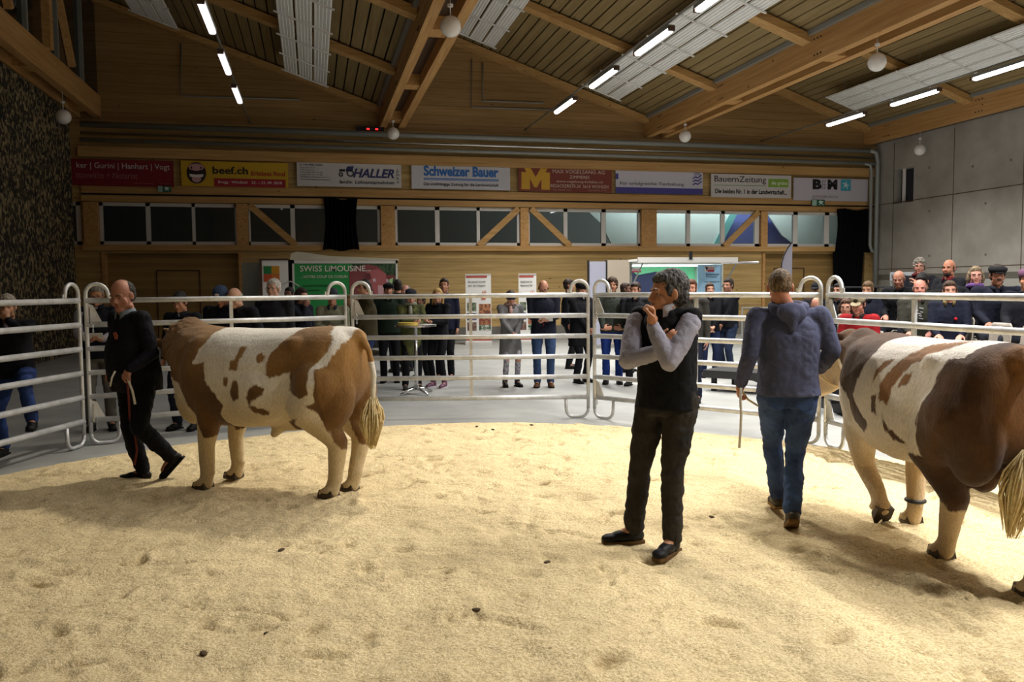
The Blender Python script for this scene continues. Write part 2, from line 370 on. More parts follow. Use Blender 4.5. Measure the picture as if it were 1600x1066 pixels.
# right concrete wall
def xr(px, py): return xp(px, py, RX)
zo = xr(1480, 427).z
wn_a, wn_b = xr(1396, 320), xr(1428, 262)
ya, yb = max(wn_a.y, wn_b.y), min(wn_a.y, wn_b.y); za, zb = xr(1412, 317).z, xr(1412, 263).z
mb = MB(); mb.box((RX, -6, zo), (RX + .35, yb, 7.3)); mb.box((RX, ya, zo), (RX + .35, WY + .1, 7.3)); mb.box((RX, yb, zo), (RX + .35, ya, za)); mb.box((RX, yb, zb), (RX + .35, ya, 7.3))
wr = struct('wall_right', mb, m_conc)
jz1, jz2 = xr(1500, 302).z, xr(1500, 417).z
for z_ in (jz1, jz2): part('panel_joint', MB().box((RX - .004, -6, z_ - .012), (RX + .01, WY, z_ + .012)), m_brown, wr)
for px in (1395, 1488, 1597):
    y_ = xr(px, 350).y; part('panel_joint', MB().box((RX - .004, y_ - .012, zo), (RX + .01, y_ + .012, 6.5)), m_brown, wr)
# tie-hole marks on the concrete
hl = MB()
for px, py in ((1452, 330), (1540, 318), (1452, 400), (1540, 398), (1520, 260), (1580, 250), (1452, 262)): hl.cbox((RX, xr(px, py).y, xr(px, py).z), (.012, .07, .07))
part('tie_hole', hl, m_conc2, wr)
struct('wall_right_base', MB().box((RX + .2, -6, 0), (RX + .35, WY + .1, zo)), mat('base_wall_paint', hexc('A9A79F'), .7))
t = thing('window_8', None, None); t['kind'] = 'structure'
part('window_reveal', MB().box((RX + .3, yb, za), (RX + .34, ya, zb)), mat('reveal_dark', (.03, .03, .04), .3), t)
part('blind_strip', MB().box((RX + .1, ya - .42, za), (RX + .14, ya - .3, zb)), m_white, t)
# left pebble wall
lend = xp(115, 350, LX).y
struct('wall_left', MB().box((LX - .4, -6, 0), (LX, lend, 6.5)), m_pebble)
struct('wall_left_return', MB().box((LX - .75, lend, 0), (LX - .35, WY, 6.5)), m_doorw)
# roof: glulam double beams, sawtooth bays
BX = [-6.45, 2.1, 10.75, 19.0]; ZB, ZT = 6.55, 7.15; BW = .75; SL = .345
for i, bx in enumerate(BX):
    t = thing('roof_beam', None, None); t['kind'] = 'structure'
    w2 = .2 if i < 3 else .18
    part('glulam', MB().box((bx, -6, ZB), (bx + w2, WY, ZT)), m_gluY, t)
    if i < 3:
        part('glulam', MB().box((bx + BW - .2, -6, ZB), (bx + BW, WY, ZT)), m_gluY, t)
        part('beam_core', MB().box((bx + w2, -6, ZB + .3), (bx + BW - .2, WY, ZT)), m_brown, t)
        for yy in (3, 7.4, 11.8, 16.2, 20.6, 24.9): part('spacer_block', MB().box((bx + w2, yy - .25, ZB + .04), (bx + BW - .2, yy + .25, ZB + .3)), m_gluY, t)
    else: part('beam_core', MB().box((bx + .18, -6, ZB + .05), (RX, WY, ZT)), m_brown, t)
    if i > 0: part('cable_tray', MB().box((bx - .10, -6, ZT - .03), (bx + .02, WY, ZT + .07)), m_greyp, t)
    bolts = MB()
    for yy in (7.4, 11.8, 16.2, 20.6, 24.6):
        for dy in (-.12, 0, .12):
            for dz in (.12, .46): bolts.cbox((bx - .006, yy + dy, ZB + dz), (.02, .035, .035))
    part('bolt_heads', bolts, m_brown, t)
ceil = MB(); back = MB()
for i in range(3):
    xl, xr_ = BX[i] + BW - .1, BX[i + 1] + .02; zr = ZT + .05; n = int((xr_ - xl) / .27)
    zf = lambda x: zr + (xr_ - x) * SL
    for k in range(n):
        a = xl + (xr_ - xl) * k / n + .018; b = xl + (xr_ - xl) * (k + 1) / n - .018
        ceil.raw([(a, -6, zf(a)), (b, -6, zf(b)), (b, WY, zf(b)), (a, WY, zf(a)), (a, -6, zf(a) + .03), (b, -6, zf(b) + .03), (b, WY, zf(b) + .03), (a, WY, zf(a) + .03)],
                 [(0, 1, 2, 3), (7, 6, 5, 4), (0, 4, 5, 1), (2, 6, 7, 3), (1, 5, 6, 2), (3, 7, 4, 0)])
    back.raw([(xl, -6, zf(xl) + .12), (xr_, -6, zf(xr_) + .12), (xr_, WY, zf(xr_) + .12), (xl, WY, zf(xl) + .12)], [(0, 1, 2, 3)])
    for yy in (25.62, 21.0, 16.6, 12.2, 7.8, 3.4):
        struct('rafter', MB().bar((xl, yy, zf(xl) - .14), (xr_, yy, zf(xr_) - .14), .17, .34, (0, 1, 0)), m_glu)
    # glazed riser above the high side of the bay
    zt = zf(xl); cl = thing('clerestory', None, None); cl['kind'] = 'structure'
    part('glazing', MB().box((xl - .02, -6, ZT), (xl + .03, WY, zt + .15)), mat('night_glass', (.006, .007, .009), .08), cl)
    for yy in np.arange(2.0, 25.6, 2.2):
        part('mullion', MB().box((xl + .03, yy - .05, ZT), (xl + .12, yy + .05, zt)), m_greyp, cl)
    for yy in (12.2, 16.6, 21.0):
        part('timber_post', MB().box((xl + .03, yy - .12, ZT), (xl + .2, yy + .12, zt)), m_gluY, cl)
        part('knee_brace', MB().bar((xl + .12, yy + .1, zt - .1), (xl + .12, yy + 1.9, ZT + .1), .12, .16, (1, 0, 0)), m_gluY, cl)
struct('ceiling', ceil, m_slat); struct('ceiling_backing', back, m_dark)
struct('wall_rear', MB().box((-14, -6.3, 0), (20, -6, 10)), m_gable)

# radiant heating panels hung under the ceiling slats
m_rad = mat('white_radiant_panel', (.9, .9, .88), .45, .1)
rad_lab = {(-2.15, 0): 'white ribbed heating panel under the darkest left bay, nearer the middle beam', (-6.0, 0): 'white ribbed heating panel at the far left of the ceiling',
           (-2.15, 1): 'white ribbed heating panel beside the brightest row of tube lamps', (-6.0, 1): 'white ribbed heating panel just right of the middle beam globe',
           (-2.15, 2): 'white ribbed heating panel over the rightmost row of tube lamps', (-6.0, 2): 'white ribbed heating panel in the right bay, hidden by the beam'}
for (off, i), lab in rad_lab.items():
    if (off, i) == (-6.0, 2): continue
    bx = BX[i + 1]; xc = bx + off; zf = lambda x: ZT + .05 + (bx + .02 - x) * SL - .42
    t = thing('radiant_heating_panel', lab, 'heating panel', (xc, 24, zf(xc)), 'radiant heating panels under the ceiling')
    ax = Matrix.Rotation(math.atan(SL), 4, 'Y')
    for k in (-1, 0, 1):
        s = MB(); s.cbox((k * .41, -12, 0), (.36, 24, .02), ax)
        for j in range(5): s.cbox((k * .41 + (j - 2) * .075, -12, -.022), (.032, 24, .026), ax)
        part('panel_strip', s, m_rad, t)
    for yy in np.arange(0.05, 22, 1.65): part('cross_bar', MB().cbox((0, -yy, -.045), (1.32, .05, .03), ax), m_white, t)
    for yy in np.arange(.8, 22, 3.3):
        for sx in (-.5, .5): part('hanger_rod', MB().bar(ax @ Vector((sx, -yy, 0)), ax @ Vector((sx, -yy, 0)) + Vector((0, 0, .42)), .012, .012), m_greyp, t)

# fluorescent tube lamps
m_tubeE = mat('lit_tube', (.9, .9, .9), .4, emit=(1, .96, 1), es=14); m_tubeD = mat('lit_tube_dim', (.9, .9, .9), .4, emit=(1, .93, 1), es=1.8)
row_name = ['left row', 'middle row', 'right row']; ords = ['far end of', 'second from far in', 'third from far in', 'fourth from far in', 'fifth from far, overhead, in', 'sixth from far, overhead, in', 'seventh from far, overhead, in', 'nearest, overhead, in']
for r_, (rx, rz, ys, pw) in enumerate(TUBE_ROWS):
    tr = MB().tube([(rx, -.4, rz + .16), (rx, WY, rz + .16)], .022, 8)
    tag(tr.build('lamp_track', m_greyp, None, True), 'thin grey rail carrying the %s of tube lamps' % row_name[r_], 'rail', 'rails of the tube lamps')
    for k, yy in enumerate(ys):
        lab = ('lit white tube lamp, ' + ords[k] + ' the %s' % row_name[r_])
        t = thing('tube_lamp', lab, 'lamp', (rx, yy, rz), 'lit tube lamps under the ceiling')
        part('housing', MB().box((-.07, -.86, .02), (.07, .86, .09)), m_greyp, t)
        d = MB().loft([((0, y, -.01), (.065 * s, 0, 0), (0, 0, .04 * s)) for y, s in ((-.86, .4), (-.78, 1), (.78, 1), (.86, .4))], 12)
        part('diffuser', d, m_tubeD if r_ == 0 else m_tubeE, t, smooth=True)
        part('end_cap', MB().box((-.06, .84, -.03), (.06, .9, .06)), m_brown, t); part('end_cap', MB().box((-.06, -.9, -.03), (.06, -.84, .06)), m_brown, t)
        for hy in (-.6, .6): part('hanger', MB().tube([(0, hy, .08), (0, hy, .137)], .012, 6), m_greyp, t)
# floodlight body
fq = (FLOOD_AIM - FLOOD).to_track_quat('-Z', 'Y').to_matrix().to_4x4()
t = thing('floodlight', 'floodlight on the middle roof beam above the ring', 'lamp', FLOOD)
part('housing', MB().box((-.24, -.18, -.02), (.24, .18, .16), fq), m_blackp, t); part('lens', MB().box((-.22, -.16, -.035), (.22, .16, -.021), fq), mat('flood_lens', (1, 1, 1), .3, emit=(1, .93, .8), es=6), t)
part('bracket', MB().bar((0, 0, .1), (.28, 0, .4), .05, .03), m_blackp, t)

# opal globe pendants
m_globe = mat('opal_globe', (.78, .75, .70), .25)
globes = [(2.40, 14.3, 6.15, 'big opal globe lamp below the middle beam near the top edge'), (2.40, 24.7, 6.2, 'opal globe lamp at the far end of the middle beam'),
          (11.1, 14.7, 6.12, 'opal globe lamp hanging below the long bright beam'), (11.1, 23.5, 6.2, 'small opal globe lamp right of the lit tubes, by the back wall'),
          (19.09, 23.1, 5.97, 'opal globe lamp casting a shadow on the grey concrete wall'), (-5.85, 22.6, 5.95, 'dim opal globe lamp before the dark pebble wall')]
for gx, gy, gz, lab in globes:
    t = thing('globe_lamp', lab, 'lamp', (gx, gy, gz), 'unlit opal globe lamps')
    part('globe', MB().ell((0, 0, 0), (.18,) * 3, None, 28, 18), m_globe, t, smooth=True)
    part('stem', MB().tube([(0, 0, .17), (0, 0, .33)], .01, 8), m_white, t)
    part('cap', MB().tube([(0, 0, .33), (0, 0, .37)], .05, 14), m_white, t)
    part('cord', MB().tube([(0, 0, .37), (0, 0, max(.45, 6.87 - gz))], .006, 6), m_white, t)

# pipes under the gable
def pipe(py, r, off, lab, m=m_greyp, x1=RX - .25):
    z = zc(py); y = WY - off
    o = MB().tube([(-6.2, y, z), (x1, y, z)], r, 14).build('wall_pipe', m, None, True); tag(o, lab, 'pipe', None); return z
pipe(219, .085, .25, 'thick grey pipe, topmost of those along the back wall')
pipe(231, .045, .24, 'bright thin steel pipe, middle of those along the back wall', m_silver)
pipe(241, .06, .30, 'grey pipe just above the long wooden beam')
zp = zc(219)
tag(MB().tube([(RX - .45, WY - .3, zp), (RX - .2, WY - .3, zp - .06), (RX - .14, WY - .3, zp - .35), (RX - .14, WY - .3, 1.2)], .085, 12).build('down_pipe', m_greyp, None, True), 'thick grey pipe running down the corner', 'pipe')
tag(MB().tube([(RX - .7, WY - .3, zc(241)), (RX - .42, WY - .3, zc(241) - .05), (RX - .38, WY - .3, zc(241) - .3), (RX - .38, WY - .3, zc(382)), (RX - .3, WY - .3, zc(392)), (RX - .14, WY - .3, zc(392))], .06, 12).build('down_pipe', m_greyp, None, True), 'thinner grey pipe bending into the thick one in the corner', 'pipe')
for lab, pts in (('thin bent conduit on the gable, outer of two by the middle beam', ((737, 92), (737, 168), (870, 172))), ('thin bent conduit on the gable, inner of two by the middle beam', ((754, 98), (754, 158), (850, 161))),
                 ('thin bent conduit on the dark left gable', ((283, 68), (283, 150), (470, 156)))):
    tag(MB().tube([wp(a, b, WY - .04) for a, b in pts], .022, 6).build('wall_conduit', m_greyp, None, True), lab, 'conduit')
o = thing('red_display', 'small device showing two red lights above the pipes', 'display', wp(578, 202, WY - .1))
part('case', MB().box((-.42, -.05, -.07), (.42, .05, .07)), m_blackp, o)
for dx in (-.1, .16): part('red_light', MB().box((dx, -.06, -.02), (dx + .08, -.05, .02)), mat('red_led', (1, .02, .02), .4, emit=(1, .02, .02), es=3), o)

# ================================================================== advertising banners on the wall
SY = WY - .12
def col(h): return mat('col_' + h, hexc(h), .55)
def sign(name, label, x0, y0, x1, y1, base, items, y=SY, cat='banner', group='advertising banners on the back wall', thick=.02):
    a, b = wp(x0, (y0 + y1) / 2, y), wp(x1, (y0 + y1) / 2, y); xm = (x0 + x1) / 2
    zt, zb = wp(xm, y0, y).z, wp(xm, y1, y).z; W, H = b.x - a.x, zt - zb
    t = thing(name, label, cat, (a.x, y, zt), group)
    part('sheet', MB().box((0, 0, -H), (W, thick, 0)), col(base), t)
    for it in items:
        k = it[0]; u0, v0, u1, v1 = it[1]
        if k == 'r': part(it[3] if len(it) > 3 else 'colour_field', MB().box((u0 * W, -.004, -v1 * H), (u1 * W, 0, -v0 * H)), col(it[2]), t)
        elif k == 't':
            M = Matrix(((1, 0, 0, (u0 + u1) / 2 * W), (0, 0, -1, -.008), (0, 1, 0, -(v0 + v1) / 2 * H), (0, 0, 0, 1)))
            text('lettering', it[3], (u1 - u0) * W, (v1 - v0) * H, M, col(it[2]), t, it[4] if len(it) > 4 else 0, it[5] if len(it) > 5 else 0)
        elif k == 'e':
            part(it[3] if len(it) > 3 else 'disc', MB().ell(((u0 + u1) / 2 * W, -.002, -(v0 + v1) / 2 * H), ((u1 - u0) / 2 * W, .008, (v1 - v0) / 2 * H), None, 20, 12), col(it[2]), t)
        elif k == 'p':
            poly = it[3]
            part(it[4] if len(it) > 4 else 'mark', MB().prism([((u0 + (u1 - u0) * p) * W, -(v0 + (v1 - v0) * q) * H) for p, q in poly], 0, .006, lambda u, v, h: (u, -.004 - h, v)), col(it[2]), t)
        elif k == 'o':
            c = ((u0 + u1) / 2 * W, -.008, -(v0 + v1) / 2 * H); ru, rv = (u1 - u0) / 2 * W, (v1 - v0) / 2 * H
            part('ring_mark', MB().tube([(c[0] + ru * math.cos(a_), c[1], c[2] + rv * math.sin(a_)) for a_ in np.linspace(0, 2 * math.pi, 20)[:-1]], .018, 6, True), col(it[2]), t)
    return t
sign('wall_banner', 'dark red banner with white names, at the left end of the wall', 112, 250, 271, 291, '7E1224',
     [('t', (.05, .12, .965, .4), 'D9CFC8', 'ker | Gurini | Hanhart | Vogt'), ('t', (.04, .48, .64, .72), 'A86A66', 'tsanwälte + Notariat'), ('t', (.60, .86, .80, .9), 'A86A66', 'www.rechtsanwaelte.ch'), ('t', (.86, .86, .96, .9), 'A86A66', 'Brugg')])
sign('wall_banner', 'yellow banner with a grinning pink muzzle and red strip', 283, 253, 450, 292, 'C9A320',
     [('e', (.05, .05, .23, .9), '20181A', 'muzzle_outline'), ('e', (.06, .07, .22, .62), 'C9989A', 'muzzle'), ('e', (.075, .4, .205, .88), 'C9989A', 'muzzle'),
      ('p', (.075, .52, .205, .66), 'E8E4DC', [(0, 0), (.5, .2), (1, 0), (.95, .8), (.5, 1), (.05, .8)], 'teeth'), ('r', (.08, .58, .20, .595), '20181A', 'tooth_line'),
      ('e', (.085, .2, .11, .36), '20181A', 'nostril'), ('e', (.17, .2, .195, .36), '20181A', 'nostril'),
      ('t', (.29, .2, .62, .5), '17130F', 'beef.ch', 0, .02), ('t', (.65, .36, .97, .54), 'B02A20', 'Erlebnis Rind', 0, .02), ('r', (.30, .67, .975, 1), 'A01C2C'), ('t', (.34, .76, .94, .90), 'E6D8D0', 'Brugg · Windisch   22. – 23. 09. 2018', 0, .01)])
sign('wall_banner', 'white banner with a small tractor mark and slanted dark blue name', 464, 255, 627, 292, 'C9C6C6',
     [('t', (.03, .08, .24, .14), '2B2B30', 'R. + M. Haller GmbH', 0, .02)] + [('t', (.03, .2 + .1 * i, .03 + wd, .25 + .1 * i), '6E6E74', s) for i, (s, wd) in enumerate((('Sennhof 2', .14), ('5105 Auenstein', .13), ('Natel 079 330 21 44', .21), ('Natel 079 211 21 69', .21), ('info@haller-lohnunternehmen.ch', .28), ('www.haller-lohnunternehmen.ch', .28)))] +
     [('t', (.53, .22, .93, .6), '2A2E66', 'HALLER', .3, .03), ('t', (.4, .72, .93, .87), '1E1E24', 'landw. Lohnunternehmen', .15, .01),
      ('t', (.955, .24, .975, .36), '2B2B30', 'G'), ('t', (.952, .42, .98, .5), '2B2B30', 'm'), ('t', (.955, .54, .975, .66), '2B2B30', 'b'), ('t', (.955, .7, .975, .83), '2B2B30', 'H'),
      ('o', (.475, .3, .535, .55), '1E1E24'), ('o', (.4, .42, .43, .56), '1E1E24'), ('r', (.4, .26, .455, .36), '1E1E24', 'tractor_mark'), ('p', (.46, .1, .54, .36), '2A2E66', [(0, .8), (.2, .2), (1, .1), (.8, 1), (.1, 1)], 'tractor_cab')])
sign('wall_banner', 'white banner with old-style blue title over a blue double line', 643, 258, 797, 296, 'C6C6CC',
     [('t', (.12, .05, .88, .48), '2C6AB4', 'Schweizer Bauer', 0, .04), ('r', (.12, .56, .88, .60), '2C6AB4', 'line'), ('r', (.12, .62, .88, .645), '2C6AB4', 'line'), ('t', (.12, .74, .88, .9), '3A3A40', 'Die unabhängige Zeitung für die Landwirtschaft', 0, .01)])
sign('wall_banner', 'brown-red banner with a large yellow letter', 810, 263, 956, 300, '7A3426',
     [('p', (.03, .02, .33, .92), 'D0A02C', [(.1, 0), (.32, 0), (.5, .42), (.68, 0), (.92, 0), (.85, .2), (1, .2), (1, 1), (.7, 1), (.7, .5), (.55, .9), (.45, .9), (.3, .5), (.3, 1), (0, 1), (0, .2), (.18, .2)], 'big_letter'),
      ('t', (.36, .06, .92, .22), 'CDB8A8', 'MAX VOGELSANG AG'), ('t', (.54, .3, .75, .43), 'CDB8A8', 'ZIMMEREI'), ('t', (.4, .5, .9, .64), 'CDB8A8', 'www.vogelsang-holzbau.ch'), ('t', (.34, .68, .96, .82), 'CDB8A8', 'RIGACKERSTR.24  5610 WOHLEN'),
      ('t', (.36, .88, .56, .94), 'A98C7C', 'TEL. 056/622 16 51'), ('t', (.74, .88, .94, .94), 'A98C7C', 'FAX 056/621 20 45')])
sign('wall_banner', 'white banner with violet-blue band along its foot', 962, 267, 1098, 303, 'C2C0CC',
     [('r', (0, .74, 1, 1), '3E3A86'), ('r', (0, .16, .03, .4), '3E3A86'), ('t', (.05, .5, .78, .68), '4A4A5A', 'Für erfolgreiche Tierhaltung')] +
     [('p', (.88, .1 + .14 * i, .985, .3 + .14 * i), '3E3A86', [(0, .9), (.3, .5), (.6, .7), (1, 0), (1, .35), (.6, 1), (.3, .8), (.05, 1.1)], 'wave_mark') for i in range(3)] + [('t', (.9, .02, .97, .16), '3E3A86', 'UFA')])
sign('wall_banner', 'white banner with serif title and a green box', 1111, 273, 1236, 309, 'C4C0BE',
     [('t', (.04, .08, .68, .42), '2E2A38', 'BauernZeitung'), ('r', (.04, .47, .68, .49), '5E8A3C', 'line'), ('r', (.71, .16, .965, .52), '7FA63C', 'green_box'), ('t', (.75, .26, .95, .46), 'D8DCC8', 'die grüne', 0, .01),
      ('t', (.05, .64, .95, .84), '1A1618', 'Die beiden Nr. 1 in der Landwirtschaft...', 0, .02)])
sign('wall_banner', 'white banner with black letters and a turquoise square, rightmost on the wall', 1240, 279, 1356, 314, 'BDB8C2',
     [('t', (.25, .05, .37, .5), '0E0C0E', 'B', 0, .06), ('t', (.375, .08, .42, .48), '5A5660', 'U\nN\nD'), ('t', (.45, .05, .58, .5), '0E0C0E', 'M', 0, .06), ('r', (.63, .03, .765, .54), '3E9DB4', 'turquoise_square'),
      ('p', (.64, .1, .76, .5), 'BFD4DA', [(0, .2), (.4, .25), (.5, 0), (.6, .4), (1, .45), (.6, .55), (.7, 1), (.45, .6), (.1, .8), (.35, .45)], 'splash_mark'), ('t', (.25, .74, .59, .88), '9A8E96', 'DENSBÜREN')])
for x0, y0, lab in ((247, 291, 'small green exit sign at the left below the dark red banner'), (1269, 312.5, 'small green exit sign below the rightmost banner')):
    sign('exit_sign', lab, x0, y0, x0 + 20, y0 + 9, '1F5A44', [('r', (0, 0, .35, 1), '9FC0B0', 'white_field'), ('p', (.45, .1, .95, .9), 'C8E0D4', [(.3, 0), (.6, .1), (1, .3), (.6, .4), (.9, 1), (.5, .7), (.1, 1), (.35, .5), (0, .4)], 'running_figure')], SY - .05, 'sign', None, .05)

# black curtains
def curtain(label, x0, y0, x1, y1, y=WY - .2, flare=0.0, n=9):
    a, b = wp(x0, y0, y), wp(x1, y1, y); N = n * 8; vs = []; fs = []
    rows = 8
    for side in (0, 1):
        for j in range(rows + 1):
            v = j / rows
            for i in range(N + 1):
                u = i / N
                X = a.x + (b.x - a.x) * u + flare * v * (u - .3) + .05 * math.sin(v * 4 + u * 3)
                vs.append((X, y + side * .02 + .05 * math.sin(u * n * 2 * math.pi + v * .8), a.z + (b.z - a.z) * v + .03 * math.sin(u * 9)))
    W_ = N + 1; o = (rows + 1) * W_
    for j in range(rows):
        for i in range(N):
            q = j * W_ + i; fs.append((q, q + 1, q + W_ + 1, q + W_)); fs.append((o + q, o + q + W_, o + q + W_ + 1, o + q + 1))
    m = MB().raw(vs, fs); ob = m.build('black_curtain', m_black, None, True); return tag(ob, label, 'curtain', None)
curtain('black curtain hanging over the second window', 505, 310, 560, 391)
curtain('upper black curtain over the right end of the window band', 1308, 327, 1361, 396, n=8)
curtain('lower wide black curtain hanging before the right gate', 1302, 394, 1347, 520, n=8)

# ================================================================== sawdust ring
rc = cm(-.40, 5.45)
def noise_at(x, y, s, z=0.0, oct_=3): return noise.fractal(Vector((x * s, y * s, z)), 1.0, 2.0, oct_)
rnd = random.Random(3)
pits = []
for _ in range(430):
    a = rnd.uniform(0, 2 * math.pi); r_ = 4.6 * math.sqrt(rnd.random()); pits.append((rc.x + r_ * math.cos(a), rc.y + r_ * math.sin(a), rnd.uniform(.05, .13), rnd.uniform(.006, .026), rnd.uniform(0, 3.14), rnd.uniform(1.3, 3.4)))
def ring_edge(th): return 4.78 + .13 * noise_at(math.cos(th), math.sin(th), 2.2, 5) + (-.1 if math.sin(th) < 0 else 0)
step = .025; nx = ny = int(10.6 / step)
gx = rc.x - 5.3 + np.arange(nx) * step; gy = rc.y - 5.3 + np.arange(ny) * step
GX, GY = np.meshgrid(gx, gy); 
Hh = np.zeros_like(GX); ST = np.zeros_like(GX)
def fieldnoise(s, z, oct_, st=(1, 1)):
    # evaluated on a coarse grid then bilinearly refined: cheap at low frequency
    k = max(1, int(.25 / s / step)); ix = np.arange(0, nx + k, k); iy = np.arange(0, ny + k, k)
    g = np.array([[noise.fractal(Vector(((rc.x - 5.3 + i * step) * s * st[0], (rc.y - 5.3 + j * step) * s * st[1], z)), 1.0, 2.0, oct_) for i in ix] for j in iy])
    fx = np.arange(nx) / k; fy = np.arange(ny) / k; x0 = fx.astype(int); y0 = fy.astype(int); tx = fx - x0; ty = (fy - y0)[:, None]
    x1 = np.minimum(x0 + 1, g.shape[1] - 1); y1 = np.minimum(y0 + 1, g.shape[0] - 1)
    return (g[y0][:, x0] * (1 - tx) + g[y0][:, x1] * tx) * (1 - ty) + (g[y1][:, x0] * (1 - tx) + g[y1][:, x1] * tx) * ty
Hh += .020 * fieldnoise(1.1, 1, 2) + .022 * fieldnoise(3.0, 7, 3) + .010 * fieldnoise(9, 13, 2) + .004 * fieldnoise(22, 17, 1)
rid = fieldnoise(1.9, 31, 3); msk = np.clip((fieldnoise(1.6, 44, 2) - .05) * 8, 0, 1); Hh -= .024 * np.exp(-(rid / .035) ** 2) * msk; Hh += .014 * np.exp(-((rid - .09) / .05) ** 2) * msk
ST = np.maximum(ST, .85 * np.exp(-(rid / .03) ** 2) * msk * (fieldnoise(4, 50, 2) > 0))
for px_, py_, r_, dp, an, el in pits:
    i0, i1 = np.searchsorted(gx, [px_ - r_ * 3, px_ + r_ * 3]); j0, j1 = np.searchsorted(gy, [py_ - r_ * 3, py_ + r_ * 3])
    if i1 <= i0 or j1 <= j0: continue
    X = GX[j0:j1, i0:i1] - px_; Y = GY[j0:j1, i0:i1] - py_; u = X * math.cos(an) + Y * math.sin(an); v = (-X * math.sin(an) + Y * math.cos(an)) * el
    d = np.sqrt(u * u + v * v) / r_
    Hh[j0:j1, i0:i1] += -dp * np.exp(-d ** 2 * 1.5) + dp * .5 * np.exp(-((d - 1.35) / .3) ** 2)
    ST[j0:j1, i0:i1] = np.maximum(ST[j0:j1, i0:i1], (.5 + dp * 28) * np.exp(-d ** 2 * 1.8))
TH = np.arctan2(GY - rc.y, GX - rc.x); RR = np.hypot(GX - rc.x, GY - rc.y)
tt = np.linspace(-math.pi, math.pi, 361); ed = np.array([ring_edge(a) for a in tt]); ed[-1] = ed[0]
E = np.interp(TH, tt, ed); k = np.clip((E - RR) / .35, -1, 1)
SD_BASE = .045
Z = np.where(k > 0, (SD_BASE + Hh) * np.sqrt(np.clip(k, 0, 1)), k * .06) + (-.004)
def sawz(x, y):
    i = int((x - gx[0]) / step); j = int((y - gy[0]) / step)
    return float(Z[min(max(j, 0), ny - 1), min(max(i, 0), nx - 1)])
keep = RR < E + .25
me = bpy.data.meshes.new('sawdust'); idx = -np.ones(nx * ny, int); kf = keep.ravel(); idx[kf] = np.arange(kf.sum())
vs = np.stack([GX.ravel()[kf], GY.ravel()[kf], Z.ravel()[kf]], 1)
q = (np.arange(ny - 1)[:, None] * nx + np.arange(nx - 1)).ravel(); F = np.stack([q, q + 1, q + nx + 1, q + nx], 1); F = idx[F]; F = F[(F >= 0).all(1)]
me.from_pydata(vs.tolist(), [], F.tolist())
at_ = me.attributes.new('stain', 'FLOAT', 'POINT'); at_.data.foreach_set('value', ST.ravel()[kf].astype('f'))
